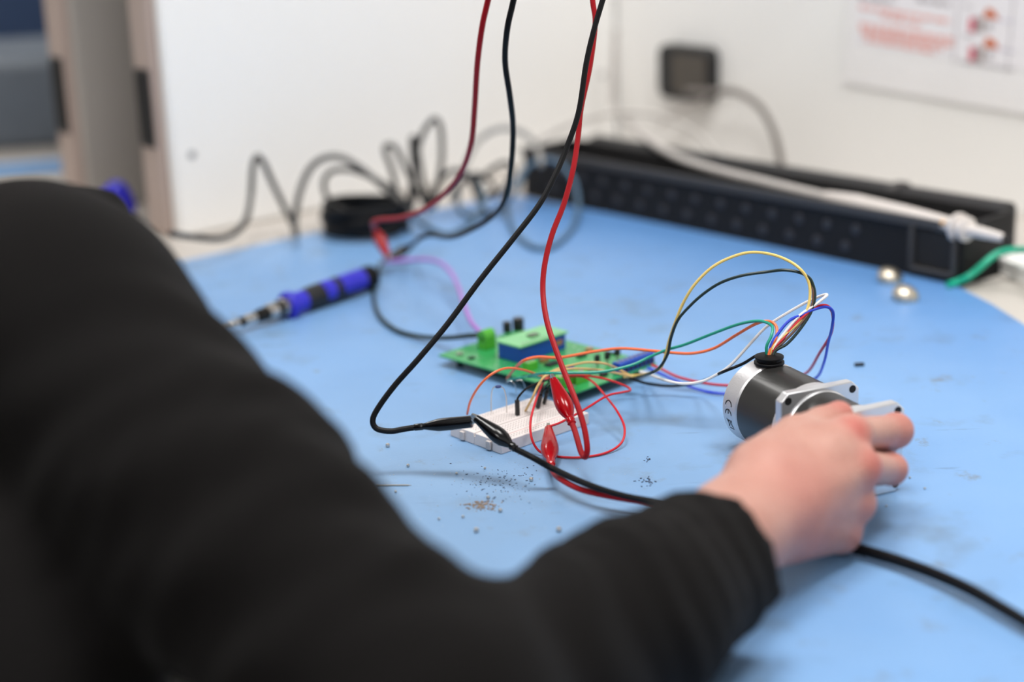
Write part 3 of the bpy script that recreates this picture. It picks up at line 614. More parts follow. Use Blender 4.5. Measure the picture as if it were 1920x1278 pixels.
# ------------------------------------------------------------------ circuit board
H1 = 0.008
cN = P(1078, 740, H1); q1 = P(822, 668, H1) - cN; c1v = nrm(q1); c2v = nrm(np.cross(c1v, ZU)); c2v = c2v if c2v @ (P(1245, 685, H1) - cN) > 0 else -c2v
CX = (c1v, c2v, ZU); LB_, WB_ = np.linalg.norm(q1), 0.092
def pc(u, v, z): return cN + c1v * u + c2v * v + ZU * z
def onpcb(px, py, h=0.0):
    q = P(px, py, H1 + 0.0016 + h) - cN; return q @ c1v, q @ c2v
t = thing('circuit_board', 'green circuit board with blue terminal block behind the breadboard', 'circuit board', pc(LB_ / 2, WB_ / 2, -H1))
obj('board', MB().box(pc(LB_ / 2, WB_ / 2, 0.0008), (LB_, WB_, 0.0016), CX), PCBG, t, bevel=0.0003)
for u in (0.012, LB_ - 0.014):
    for v in (0.010, WB_ - 0.010):
        st = obj('standoff', MB().lathe(pc(u, v, -H1), pc(u, v, 0), [(0, .003), (H1, .003)], 6), BLACKP, t)
        obj('board_screw', MB().lathe(pc(u, v, 0.0016), pc(u, v, 1), [(0, .0028), (.0012, .0028), (.0018, .0016)], 12), STEEL, st)
S_ = 0.0016
# daughter board over a blue relay block
F0 = P(975, 650, H1 + S_ + 0.0145); fu, fv = (F0 - cN) @ c1v, (F0 - cN) @ c2v
DL, DWd = 0.0275, 0.054
mod = obj('relay_block', MB().box(pc(fu + DL / 2, fv + DWd / 2, S_ + 0.0065), (DL - 0.003, DWd - 0.003, 0.013), CX), BLUEP, t, bevel=0.0006)
db = obj('daughter_board', MB().box(pc(fu + DL / 2, fv + DWd / 2, S_ + 0.0137), (DL, DWd, 0.0016), CX), PCBL, t, bevel=0.0002)
obj('chip', MB().box(pc(fu + DL * .45, fv + DWd * .5, S_ + 0.0155), (0.006, 0.009, 0.0012), CX), mat('grey_chip', (104, 116, 100), .5), db, bevel=0.0002)
for k2 in range(9): obj('header_pin', MB().box(pc(fu + 0.0022, fv + 0.006 + k2 * 0.005, S_ + 0.0151), (0.0012, 0.0012, 0.0014), CX), SOLDER, db)
obj('coil_label', MB().box(pc(fu - 0.0 + 0.0012, fv + DWd * .82, S_ + 0.007), (0.0006, 0.008, 0.004), CX), COPPER, mod)
# green screw terminal where the supply wires enter
gu, gv = onpcb(913, 652); q = pc(gu, gv, S_)
gb = obj('green_terminal', MB().box(q + ZU * 0.0055, (0.010, 0.011, 0.011), CX), GREENP, t, bevel=0.0006)
obj('terminal_top', MB().lathe(q + ZU * 0.011 - c2v * 0.0055, q + ZU * 0.011 + c2v, [(0, .0046), (.011, .0046)], 20), GREENP, gb)
for s in (-1, 1): obj('wire_entry', MB().box(q + ZU * 0.006 + c1v * 0.0051 + c2v * s * 0.0027, (0.0006, 0.0036, 0.0044), CX), HOLE, gb)
# two electrolytic capacitors standing behind
for (px, py, rr, hh) in ((951, 622, .0036, .0085), (972, 618, .0047, .010)):
    u, v = onpcb(px, py); q = pc(u, v, S_)
    cp_ = obj('capacitor', MB().lathe(q, q + ZU, [(0, rr), (.001, rr * .93), (.002, rr), (hh - .0008, rr), (hh, rr * .9)], 20), BLACKP, t)
    obj('capacitor_top', MB().lathe(q + ZU * hh, q + ZU * 2, [(0, rr * .8), (.0002, rr * .8)], 20), mat('cap_top', (70, 70, 74), .4, metal=.5), cp_)
# blue screw terminal row
u0_, v0_ = onpcb(1156, 694); u1_, v1_ = onpcb(1222, 690)
ctr = pc(0.0065, (onpcb(1190, 692)[1]), S_)
nT = 8; tl = 0.040
cen = P(1188, 690, H1 + S_); cu, cv = (cen - cN) @ c1v, (cen - cN) @ c2v
ob = obj('blue_terminal', MB().box(pc(cu, cv, S_ + 0.0045), (0.008, tl, 0.009), CX), BLUEP, t, bevel=0.0005)
for k2 in range(nT):
    v = cv - tl / 2 + tl * (k2 + .5) / nT
    obj('terminal_screw', MB().lathe(pc(cu, v, S_ + 0.009), pc(cu, v, 1), [(0, .0017), (.0004, .0017), (.0007, .0012)], 10), STEEL, ob)
    obj('wire_entry', MB().box(pc(cu - 0.0041, v, S_ + 0.003), (0.0004, 0.0034, 0.0036), CX), HOLE, ob)
for (px, py) in ((1120, 686), (1139, 680), (1158, 673)):
    u, v = onpcb(px, py); tr = obj('transistor', MB().box(pc(u, v, S_ + 0.006), (0.0024, 0.0046, 0.006), CX), INK, t, bevel=0.0004)
    for s in (-1, 0, 1): obj('transistor_leg', MB().box(pc(u, v + s * 0.0013, S_ + 0.0016), (0.0005, 0.0006, 0.0032), CX), STEEL, tr)
for (px, py, lx, ly, hh, m, nm) in ((1035, 684, .006, .012, .002, INK, 'chip'), (1090, 668, .005, .008, .002, INK, 'chip'), (884, 672, .004, .005, .0012, INK, 'chip'), (862, 662, .003, .004, .001, PCBL, 'chip'), (994, 692, .008, .010, .0065, GREENP, 'green_terminal'), (1058, 722, .009, .014, .008, GREENP, 'green_terminal'), (1084, 716, .009, .014, .008, GREENP, 'green_terminal'),
                                    (1020, 678, .004, .008, .003, COPPER, 'inductor'), (1105, 657, .004, .006, .002, COPPER, 'resistor_pack'), (1098, 702, .005, .009, .0022, INK, 'chip'), (1132, 704, .004, .006, .0022, INK, 'chip'), (1032, 706, .004, .008, .003, INK, 'chip'), (968, 690, .003, .005, .0015, INK, 'chip'), (1150, 664, .003, .004, .0015, INK, 'chip'), (1070, 690, .003, .005, .002, BLUEP, 'blue_component')):
    u, v = onpcb(px, py); q = obj(nm, MB().box(pc(u, v, S_ + hh / 2), (lx, ly, hh), CX), m, t, bevel=0.0003)
    if nm == 'green_terminal':
        for s in (-1, 1): obj('terminal_screw', MB().lathe(pc(u, v + s * ly / 4, S_ + hh), pc(u, v + s * ly / 4, 1), [(0, .002), (.0005, .0018)], 10), STEEL, q)
pads = MB()
for k2 in range(60):
    pads.box(pc(random.uniform(.004, LB_ - .004), random.uniform(.004, WB_ - .004), S_ + 0.00005), (.0012, random.choice((.0012, .003)), .0002), CX)
obj('solder_pads', pads, SOLDER, t, smooth=0, kind='stuff')

# ------------------------------------------------------------------ jumper wires between board and breadboard
def wire(name, label, m, pts, r=0.00085, cat='jumper wire', group=None):
    return obj(name, MB().tube(pts, r, 8), m, label=label, cat=cat, group=group)
PJ = H1 + S_
jw = lambda L: [P(x, y, h) for x, y, h in L]
wire('jumper_wire', 'orange jumper wire arching up from the left of the breadboard', ORANGEW, jw([(876, 776, .009), (882, 752, .022), (898, 724, .036), (922, 701, .045), (950, 690, .046), (980, 693, .038), (1008, 702, .026), (1036, 712, .012)]))
wire('jumper_wire', 'thin red jumper wire zigzagging from the small red clip to the board', REDTHIN, jw([(1030, 799, .014), (1048, 793, .016), (1070, 782, .018), (1100, 765, .022), (1138, 742, .026), (1168, 735, .024), (1182, 731, .022), (1172, 723, .022), (1138, 711, .024), (1100, 704, .024), (1063, 704, .02), (1040, 712, .012)]))
wire('jumper_wire', 'thin red jumper wire making a wide loop round the red clips', REDTHIN, jw([(1036, 706, .014), (1022, 712, .022), (1012, 730, .022), (1003, 756, .024), (995, 788, .018), (996, 818, .012), (1006, 840, .005), (1022, 851, .0015), (1048, 856, .0012), (1088, 857, .0012), (1135, 849, .0012), (1165, 830, .004), (1171, 802, .010), (1158, 772, .016), (1136, 743, .020), (1113, 717, .022), (1092, 706, .022), (1066, 706, .016)]))
wire('jumper_wire', 'tan jumper wire dropping into the breadboard between black plugs', TANW, jw([(985, 770, .009), (998, 746, .022), (1009, 722, .03), (1024, 704, .034), (1062, 692, .034), (1112, 692, .03), (1160, 700, .022), (1185, 706, .018)]))
wire('jumper_wire', 'tan jumper wire humped over the front of the circuit board', TANW, jw([(1020, 703, .03), (1050, 690, .034), (1078, 683, .036), (1102, 679, .036), (1132, 681, .034), (1156, 690, .026), (1183, 705, .018)]))
jb = thing('jumper_wire', 'black jumper wire with an upright black plug in the breadboard', 'jumper wire', P(970, 777, .009))
obj('plug', MB().box(P(970, 764, .0145), (0.0025, 0.0025, 0.0115), BBX), BLACKP, jb, bevel=0.0002)
obj('wire', MB().tube(jw([(970, 753, .019), (972, 744, .024), (985, 730, .028), (1002, 720, .028), (1022, 713, .024), (1040, 714, .014)]), 0.0008), BLKRUB, jb)
for (xa, ya, xb, yb, ex, ey, lab) in ((1008, 764, 1014, 740, 1030, 716, 'black jumper plug leaning left of the other in front of the board'), (1020, 755, 1026, 734, 1042, 716, 'black jumper plug leaning right, nearest the tall red clip')):
    pa, pb = P(xa, ya, .0095), P(xb, yb, .020)
    jb = thing('jumper_wire', lab, 'jumper wire', pa)
    obj('plug', MB().lathe(pa, pb, [(0, .0015), (.0003, .0017), (np.linalg.norm(pb - pa), .0017)], 4), BLACKP, jb, smooth=0)
    obj('wire', MB().tube([pb, P(xb + 5, yb - 12, .025), P(ex, ey, .018)], 0.0008), BLKRUB, jb)
for k2, (L, body, lab) in enumerate((([(921, 770, .009), (921, 745, .022), (924, 728, .030), (934, 724, .032), (944, 728, .030), (949, 745, .022), (950, 772, .009)], (934, 724, .032), 'small dark resistor on bent legs at the back of the breadboard'),
                                   ([(968, 735, .009), (966, 722, .020), (958, 714, .024), (950, 716, .022)], None, 'clear wire link bowed at the rear edge of the breadboard'), ([(985, 728, .009), (982, 718, .018), (976, 712, .021), (968, 714, .02)], None, 'clear wire link nearest the black upright plug'))):
    tt = thing('resistor' if body else 'wire_link', lab, 'component', jw(L)[0])
    obj('legs', MB().tube(jw(L), 0.0004, 6), STEEL, tt)
    if body: obj('body', MB().lathe(P(929, 725, .0315), P(940, 724, .032), [(0, .0006), (.0006, .0012), (.0015, .0012), (.003, .0012), (.0042, .0006)], 10), mat('resistor_blue', (40, 60, 120), 0.4), tt)
for k2, pts in enumerate(([(952, 712, .012), (975, 708, .02), (1000, 706, .02), (1030, 712, .012)], [(968, 712, .012), (985, 704, .018), (1010, 703, .016)])):
    wire('jumper_wire', ('short teal wire bundled at the near edge of the circuit board', 'short green wire tucked beside the orange wire on the circuit board')[k2], (TEALW, DKGREENW)[k2], jw(pts))

# ------------------------------------------------------------------ geared motor
MA = math.radians(24.0); lat = V(math.cos(MA), math.sin(MA), 0); mx_ = V(math.sin(MA), -math.cos(MA), 0)
RM = 0.02965; mc2 = V(0.21560, 1.00422, 0) + V(0, 0, Z0 + RM)
MAX_ = (lat, mx_, ZU)
def mo_(k): return mc2 - mx_ * k                      # k metres behind the front flange face
t = thing('geared_motor', 'black and silver geared motor with square flanges held by the hand', 'motor', mo_(0.06) - ZU * RM)
def cyl(k0, k1, r, m, name, seg=56, ch=0.0008, parent=t, prof=None):
    p = prof or [(0, r - ch), (ch, r), (k0 - k1 - ch, r), (k0 - k1, r - ch)]
    return obj(name, MB().lathe(mo_(k0), mo_(k1), p, seg), m, parent)
cap = cyl(.1215, .1025, RM * .99, ALU, 'rear_cap', ch=.002)
cyl(.1028, .060, RM * .985, MOTORB, 'motor_body')
cyl(.0605, .0535, RM * .99, ALU, 'adapter_ring', ch=.0005)
def flange(k0, k1, name):
    R = RM; c = .0052; pts = []
    for (sx, sz) in ((1, 1), (-1, 1), (-1, -1), (1, -1)):
        a_ = (sx * R, sz * (R - c)); b_ = (sx * (R - c), sz * R)
        pts += [a_, b_] if sx * sz > 0 else [b_, a_]
    poly = [mo_(k0) + lat * x + ZU * z for x, z in pts]
    f = obj(name, MB().prism(poly, mx_ * (k0 - k1)), ALUF, t, bevel=.0008)
    for sx in (-1, 1):
        for sz in (-1, 1):
            q = mo_(k1) + lat * sx * .0245 + ZU * sz * .0245
            obj('bolt_hole', MB().lathe(q - mx_ * .001, q + mx_, [(0, .0026), (.00115, .0026)], 16), HOLE, f)
    return f
f1 = flange(.0550, .0480, 'rear_flange'); f2 = flange(.0075, 0.0, 'front_flange')
cyl(.0480, .0465, RM * .93, ALUF, 'spigot_ring'); cyl(.0468, .0130, RM * .90, MOTORB, 'gear_ring')
cyl(.0132, .0074, RM * .955, ALUF, 'gear_collar')
cyl(0.0, -.003, .018, ALUF, 'pilot_boss'); cyl(-.003, -.022, .007, STEEL, 'output_shaft')
sq = mo_(.0565) - lat * RM * .78 + ZU * RM * .62
obj('flange_screw', MB().lathe(sq, sq - mx_, [(0, .003), (.003, .003), (.0036, .002)], 12), INK, t)
gq = mo_(.1085) + ZU * (RM - .0012)
gr = obj('grommet', MB().lathe(gq, gq + ZU, [(0, .0085), (.0008, .0102), (.0022, .0102), (.003, .0085), (.0042, .0085), (.0048, .0098), (.0058, .0098), (.0064, .008), (.0066, .005)], 24), BLKRUB, t)
# CE mark printed on the cap, reading along the rim
def oncyl(k, th, r): return mo_(k) + r * (math.cos(th) * lat + math.sin(th) * ZU)
def arc_strip(mb, kc, thc, rad, w, a0_, a1_, n=16, bar=False):
    R = RM * .99; v = []; f = []
    for i in range(n + 1):
        q = a0_ + (a1_ - a0_) * i / n
        for rr in (rad - w / 2, rad + w / 2): v.append(oncyl(kc + rr * math.cos(q), thc + rr * math.sin(q) / R, R + .00012))
    for i in range(n): f.append((2 * i, 2 * i + 1, 2 * i + 3, 2 * i + 2))
    mb.add(v, f)
    if bar:
        v = [oncyl(kc + a, thc + b / R, R + .00012) for a, b in ((0.0, rad * 1.0), (w, rad * 1.0), (w, rad * .3), (0, rad * .3))]
CT = math.radians(174)
ce = MB(); rad = .0036; Rr = RM * .99
def glyph_arc(cu, cvv):                                # local (u right, v up) with text turned to run along the rim
    def put(u, v): return oncyl(.1125 - v, CT + (cu + u + cvv * 0) / Rr, Rr + .00015)
    vs_, fs_ = [], []
    for i in range(17):
        q = math.radians(90 + 180 * i / 16)
        for rr in (rad - .0004, rad + .0004): vs_.append(put(rr * math.cos(q), rr * math.sin(q)))
    for i in range(16): fs_.append((2 * i, 2 * i + 1, 2 * i + 3, 2 * i + 2))
    return vs_, fs_, put
a_, b_, _p = glyph_arc(0.0, 0); ce.add(a_, b_)
a_, b_, put = glyph_arc(.0062, 0); ce.add(a_, b_)
ce.add([put(u, v) for u, v in ((-rad, .0004), (-.0006, .0004), (-.0006, -.0004), (-rad, -.0004))], [(0, 1, 2, 3)])
obj('ce_mark', ce, INK, cap, smooth=0)
dm = MB()
def stroke(p, q, wd=.0007):
    p, q = np.array(p), np.array(q); n_ = np.array([-(q - p)[1], (q - p)[0]]); n_ = n_ / np.linalg.norm(n_) * wd / 2
    dm.add([oncyl(.1125 - v[1], CT + v[0] / Rr, Rr + .00015) for v in (p - n_, p + n_, q + n_, q - n_)], [(0, 1, 2, 3)])
for p_, q_ in (((.0100, -.003), (.0160, .003)), ((.0100, .003), (.0160, -.003)), ((.0105, -.0024), (.0155, -.0016)), ((.0105, .0024), (.0155, .0016)), ((.0108, -.0026), (.0108, .0026)), ((.0172, -.0028), (.0172, .0028))): stroke(p_, q_)
obj('bin_mark', dm, INK, cap, smooth=0)

# motor leads
gz = gq + ZU * .004; dG = float((gz - CAM) @ FW)
def mw(name, m, pts, end=(), r=0.00105):
    s = [gz - ZU * 0.006 + V(random.uniform(-.003, .003), random.uniform(-.003, .003), 0)]
    s += [D(x, y, d) for x, y, d in pts] + list(end)
    obj(name, MB().tube(s, r, 8), m, t)
g0 = dG
mw('orange_lead', ORANGEW, [(1446, 650, g0), (1456, 630, g0), (1455, 611, g0 + .005), (1441, 602, g0 + .01), (1417, 607, g0 + .02), (1380, 628, g0 + .035), (1340, 652, g0 + .05), (1300, 662, g0 + .055), (1260, 661, g0 + .06), (1220, 657, g0 + .065), (1163, 653, g0 + .07), (1113, 659, g0 + .07), (1050, 670, g0 + .07), (1008, 669, g0 + .07), (980, 677, g0 + .07)], [P(961, 696, .022), P(951, 710, .012)])
mw('teal_lead', TEALW, [(1437, 652, g0), (1446, 630, g0), (1448, 612, g0 + .005), (1433, 603, g0 + .012), (1412, 602, g0 + .02), (1380, 609, g0 + .03), (1334, 626, g0 + .04), (1286, 645, g0 + .05), (1252, 655, g0 + .055), (1220, 668, g0 + .06), (1188, 683, g0 + .06), (1150, 693, g0 + .06), (1113, 698, g0 + .06), (1050, 699, g0 + .06), (1013, 700, g0 + .06)], [P(985, 706, .016), P(960, 711, .012)])
mw('yellow_lead', YELLOWW, [(1447, 655, g0), (1462, 636, g0), (1494, 608, g0), (1513, 581, g0), (1519, 552, g0), (1515, 525, g0), (1499, 503, g0), (1475, 487, g0 + .005), (1443, 476, g0 + .01), (1406, 473, g0 + .015), (1369, 483, g0 + .02), (1334, 502, g0 + .025), (1302, 534, g0 + .03), (1281, 568, g0 + .035), (1267, 602, g0 + .04), (1255, 637, g0 + .05), (1249, 662, g0 + .055), (1240, 687, g0 + .06), (1222, 698, g0 + .06)], [P(1198, 703, .016), P(1170, 706, .016)])
mw('black_lead', DKGREENW, [(1452, 660, g0), (1476, 644, g0), (1500, 617, g0), (1521, 584, g0), (1528, 554, g0), (1523, 530, g0), (1514, 518, g0), (1497, 510, g0 + .002), (1470, 506, g0 + .005), (1441, 509, g0 + .01), (1393, 516, g0 + .015), (1353, 529, g0 + .02), (1321, 549, g0 + .025), (1294, 573, g0 + .03), (1271, 600, g0 + .035), (1258, 634, g0 + .045), (1252, 663, g0 + .05), (1238, 687, g0 + .055), (1220, 699, g0 + .06)], [P(1196, 706, .014), P(1168, 709, .014)])
mw('white_lead', WHITEW, [(1449, 655, g0), (1470, 625, g0), (1499, 592, g0), (1529, 571, g0), (1548, 556, g0), (1549, 552, g0 + .004), (1535, 556, g0 + .01), (1507, 569, g0 + .015), (1459, 597, g0 + .02), (1433, 616, g0 + .025), (1406, 645, g0 + .03), (1369, 685, g0 + .035), (1340, 704, g0 + .04), (1315, 715, g0 + .045), (1280, 719, g0 + .05), (1245, 712, g0 + .06)], [P(1218, 702, .013), P(1200, 696, .0125)])
mw('red_lead', REDTHIN, [(1449, 656, g0), (1468, 635, g0), (1486, 613, g0), (1521, 581, g0), (1545, 572, g0 + .004), (1558, 580, g0 + .008), (1562, 600, g0 + .02), (1557, 628, g0 + .04), (1537, 661, g0 + .07)], [P(1513, 698, .010), P(1472, 713, .004), P(1412, 722, .003), P(1358, 722, .006), P(1321, 718, .006), P(1273, 707, .009), P(1241, 692, .012), P(1222, 684, .0135)])
mw('blue_lead', BLUEW, [(1445, 650, g0), (1462, 621, g0), (1481, 600, g0), (1502, 591, g0), (1526, 580, g0), (1549, 575, g0 + .004), (1562, 585, g0 + .008), (1560, 613, g0 + .02), (1553, 642, g0 + .04), (1545, 679, g0 + .07)], [P(1529, 709, .006), P(1480, 730, .002), P(1412, 740, .002), P(1350, 737, .002), P(1322, 733, .002), P(1292, 724, .004), (P(1258, 709, .009)), P(1230, 696, .012), P(1214, 689, .0135)])
mw('dark_lead', BLKRUB, [(1428, 664, g0 + .008), (1392, 682, g0 + .02), (1353, 698, g0 + .03)], [P(1318, 714, .016), P(1286, 721, .010), P(1252, 723, .008), P(1215, 719, .010), P(1190, 712, .012), P(1168, 705, .014)])
mw('brown_lead', mat('brown_wire', (96, 66, 52), .4), [(1450, 658, g0), (1468, 642, g0), (1488, 622, g0), (1498, 610, g0), (1514, 590, g0), (1524, 566, g0), (1524, 540, g0), (1516, 521, g0 + .003)], r=.0009)

# ------------------------------------------------------------------ small things on the mat
cq = P(1611, 686, 0)
t = thing('header_strip', 'tiny black header block alone on the mat behind the motor', 'connector', cq)
obj('block', MB().box(cq + ZU * .0013, (.0075, .0025, .0025), ((nrm(V(1, .08, 0))), nrm(V(-.08, 1, 0)), ZU)), BLACKP, t, bevel=.0002)
for s in (-1, 0, 1): obj('pin', MB().box(cq + V(s * .0024, .0002, .0028), (.0006, .0006, .0008)), STEEL, t)
pa, pb = P(708, 909, .0008), P(772, 909, .0006)
t = thing('dress_pin', 'thin metal pin lying on the mat left of the crumbs', 'pin', pa)
obj('shaft', MB().lathe(pa, pb, [(0, .0005), (np.linalg.norm(pb - pa) - .003, .0005), (np.linalg.norm(pb - pa), .0001)], 8), STEEL, t)
obj('head', MB().ball(pa, .0009), STEEL, t)
balls = ((727, 834, .0016, 'solder ball on the mat under the black lead hook'), (765, 872, .0012, 'solder ball left of the breadboard corner'), (996, 898, .0015, 'solder ball in front of the small red clip'), (1048, 992, .0018, 'largest solder ball, alone in front of the forearm'),
         (893, 993, .0017, 'grey solder ball nearest the front left of the crumbs'), (938, 956, .0014, 'solder ball at the right edge of the crumb pile'), (856, 887, .0009, 'small solder ball just below the left breadboard corner'), (909, 877, .0009, 'small solder ball below the breadboard front corner'), (868, 968, .0010, 'small solder ball below left of the crumb pile'),
         (823, 972, .0009, 'small solder ball farthest left of the crumb pile'), (742, 921, .0009, 'small solder ball under the thin metal pin'), (915, 932, .0012, 'solder ball on top of the crumb pile'), (1706, 895, .0008, 'speck of solder right of the motor flange'), (1734, 915, .0008, 'speck of solder farthest right of the motor'), (1662, 948, .0007, 'speck of solder in front of the motor flange'))
for (px, py, rr, lab) in balls:
    obj('solder_ball', MB().ball(P(px, py, rr * .9), rr, 10), SOLDER, label=lab, cat='solder ball', group='solder balls on the mat')
def crumbs(name, label, cx, cy, sx, sy, n, m, smin, smax, cat='crumbs'):
    mb = MB()
    for _ in range(n):
        x, y = random.gauss(cx, sx), random.gauss(cy, sy); s = random.uniform(smin, smax); q = random.uniform(0, 6.28)
        ax = (V(math.cos(q), math.sin(q), 0), V(-math.sin(q), math.cos(q), 0), ZU)
        mb.box(P(x, y, s * .2), (s * random.uniform(.8, 2.2), s * .6, s * .5), ax)
    obj(name, mb, m, smooth=0, label=label, cat=cat, kind='stuff')
crumbs('solder_crumbs', 'small brown heap of solder crumbs in front of the breadboard', 905, 946, 15, 5, 90, CRUMB, .0006, .0014)
crumbs('metal_filings', 'scatter of dark filings between the heap and the breadboard', 935, 905, 40, 16, 120, mat('filing_dark', (70, 78, 96), .5, metal=.3), .0003, .0009)
crumbs('bright_flakes', 'scatter of bright solder flakes on the mat before the forearm', 960, 900, 120, 40, 160, SOLDER, .0002, .0006)
crumbs('wire_clippings', 'little heap of dark clippings left of the wrist', 1214, 902, 9, 4, 26, mat('filing_dark', (70, 78, 96)), .0005, .0012)
crumbs('wire_clippings', 'few clippings beside the red wire loop', 1218, 860, 5, 3, 9, mat('filing_dark', (70, 78, 96)), .0005, .0010)

# ------------------------------------------------------------------ smooth bodies from distance fields
def smin_(a, b, k):
    h = np.maximum(k - np.abs(a - b), 0) / k; return np.minimum(a, b) - h * h * k * 0.25
class Field:
    def __init__(s, lo, hi, vox):
        s.lo = np.array(lo, float); s.vox = vox; n = np.ceil((np.array(hi) - s.lo) / vox).astype(int) + 1
        g = [s.lo[i] + vox * np.arange(n[i]) for i in range(3)]
        s.X, s.Y, s.Z = [a.astype(np.float32) for a in np.meshgrid(*g, indexing='ij', sparse=True)]
        s.f = np.full(tuple(n), 1.0, np.float32)
    def cone(s, a, b, r0, r1):
        a = np.array(a, float); d = np.array(b, float) - a; L2 = d @ d
        px, py, pz = s.X - a[0], s.Y - a[1], s.Z - a[2]
        tt = np.clip((px * d[0] + py * d[1] + pz * d[2]) / L2, 0, 1).astype(np.float32)
        return np.sqrt((px - tt * d[0]) ** 2 + (py - tt * d[1]) ** 2 + (pz - tt * d[2]) ** 2) - (r0 + (r1 - r0) * tt)
    def ell(s, c, r):
        k0 = np.sqrt(((s.X - c[0]) / r[0]) ** 2 + ((s.Y - c[1]) / r[1]) ** 2 + ((s.Z - c[2]) / r[2]) ** 2)
        return (k0 - 1) * min(r)
    def torus(s, c, n, R, r):
        n = nrm(n); px, py, pz = s.X - c[0], s.Y - c[1], s.Z - c[2]; h = px * n[0] + py * n[1] + pz * n[2]
        rad = np.sqrt(np.maximum(px * px + py * py + pz * pz - h * h, 0)); return np.sqrt((rad - R) ** 2 + h * h) - r
    def plane(s, c, n): return (s.X - c[0]) * n[0] + (s.Y - c[1]) * n[1] + (s.Z - c[2]) * n[2]
    def u(s, g, k=0.0):
        s.f = smin_(s.f, g, k).astype(np.float32) if k else np.minimum(s.f, g).astype(np.float32)
    def mesh(s):
        f = s.f; ins = f < 0; n = np.array(f.shape)
        cs = tuple(n - 1); acc = np.zeros(cs + (3,), np.float32); cnt = np.zeros(cs, np.float32)
        sl = lambda o: tuple(slice(o[i], o[i] + n[i] - 1) for i in range(3))
        for ax in range(3):
            for o1 in (0, 1):
                for o2 in (0, 1):
                    oa = [0, 0, 0]; others = [i for i in range(3) if i != ax]; oa[others[0]] = o1; oa[others[1]] = o2; ob_ = list(oa); ob_[ax] = 1
                    fa, fb = f[sl(oa)], f[sl(ob_)]; cr_ = (fa < 0) != (fb < 0); tt = np.where(cr_, fa / np.where(cr_, fa - fb, 1), 0)
                    for i in range(3): acc[..., i] += np.where(cr_, oa[i] + (tt if i == ax else 0), 0)
                    cnt += cr_
        act = cnt > 0; idx = np.full(cs, -1, np.int64); idx[act] = np.arange(act.sum())
        ijk = np.argwhere(act); v = s.lo + s.vox * (ijk + acc[act] / cnt[act][:, None]); fs = []
        for ax in range(3):
            o = [i for i in range(3) if i != ax]
            a = ins; sa = [slice(None)] * 3; sb = [slice(None)] * 3; sa[ax] = slice(0, n[ax] - 1); sb[ax] = slice(1, n[ax])
            cr_ = a[tuple(sa)] != a[tuple(sb)]; e = np.argwhere(cr_); first = a[tuple(sa)][cr_]
            ok = np.ones(len(e), bool)
            for i in o: ok &= (e[:, i] > 0) & (e[:, i] < n[i] - 1)
            e = e[ok]; first = first[ok]; q = []
            for (d1, d2) in ((-1, -1), (0, -1), (0, 0), (-1, 0)):
                w_ = e.copy(); w_[:, o[0]] += d1; w_[:, o[1]] += d2; q.append(idx[w_[:, 0], w_[:, 1], w_[:, 2]])
            q = np.stack(q, 1); flip = first if ax != 1 else ~first
            q[~flip] = q[~flip][:, ::-1]; fs.append(q)
        return v, np.vstack(fs)
def solid(name, fields, m, parent=None, red=None, iters=2, **kw):
    vs_, fs_ = [], []; o = 0
    for fl in fields:
        v, f_ = fl.mesh(); vs_.append(v); fs_.append(f_ + o); o += len(v)
    v = np.vstack(vs_); f_ = np.vstack(fs_)
    for _ in range(iters):                              # light Laplacian smoothing
        acc = np.zeros_like(v); c = np.zeros(len(v))
        for a_, b_ in ((0, 1), (1, 2), (2, 3), (3, 0)):
            np.add.at(acc, f_[:, a_], v[f_[:, b_]]); np.add.at(acc, f_[:, b_], v[f_[:, a_]]); np.add.at(c, f_[:, a_], 1); np.add.at(c, f_[:, b_], 1)
        v = v * 0.5 + 0.5 * acc / c[:, None]
    mb = MB(); mb.v = v; mb.f = f_.tolist()
    ob = obj(name, mb, m, parent, smooth=0, **kw)
    ob.data.polygons.foreach_set('use_smooth', [True] * len(ob.data.polygons))
    if red is not None:
        at = ob.data.attributes.new('redness', 'FLOAT', 'POINT'); val = np.zeros(len(v))
        for c, rr, k_ in red: val = np.maximum(val, k_ * np.exp(-(((v - c) ** 2).sum(1)) / (rr * rr)))
        at.data.foreach_set('value', val.astype(np.float32))
    return ob
R_ = lambda x, y, z: V(x, y, z + Z0)                   # metres relative to the mat face
# joints
Wr = P(1372, 1000, .044); El = P(790, 1376, .060)
Sh = D(108, 632, .86); Sh2 = D(40, 622, .90)
MCP = [D(1598, 814, 1.006), D(1614, 876, .993), D(1606, 942, .997), D(1580, 998, .995)]
PIP = [D(1679, 807, 1.043), D(1671, 879, 1.030), D(1604, 927, 1.032), D(1574, 974, 1.022)]
DIP = [D(1655, 828, 1.056), D(1648, 882, 1.050), D(1584, 908, 1.034), D(1556, 952, 1.022)]
TIP = [D(1628, 836, 1.052), D(1622, 888, 1.046), D(1570, 898, 1.018), D(1548, 945, .998)]
RADF = [(.0128, .0106, .0092, .0078), (.0126, .0096, .0088, .0076), (.0118, .0102, .0088, .0074), (.0108, .0092, .008, .0068)]
TH = [D(1432, 892, .965), D(1492, 822, 1.002), D(1542, 798, 1.024), D(1573, 778, 1.034)]
allp = np.array(MCP + PIP + DIP + TIP + TH + [Wr])
hand = Field(allp.min(0) - .05, allp.max(0) + .03, .0014)
fdir = nrm(Wr - El)
hand.u(hand.cone(Wr - fdir * .07, Wr, .030, .0265))
toward0 = nrm(CAM - MCP[1])
for i in range(4): hand.u(hand.cone(Wr + toward0 * (.000, .003, -.001, -.003)[i], MCP[i] + (Wr - MCP[i]) * .06, (.0245, .0245, .0235, .0225)[i], RADF[i][0] + .0008), .008)
pm = [(MCP[i] + MCP[i + 1]) / 2 for i in range(3)]
for q in pm: hand.u(hand.cone(Wr * .5 + q * .5, q + (Wr - q) * .16, .0165, .0085), .008)
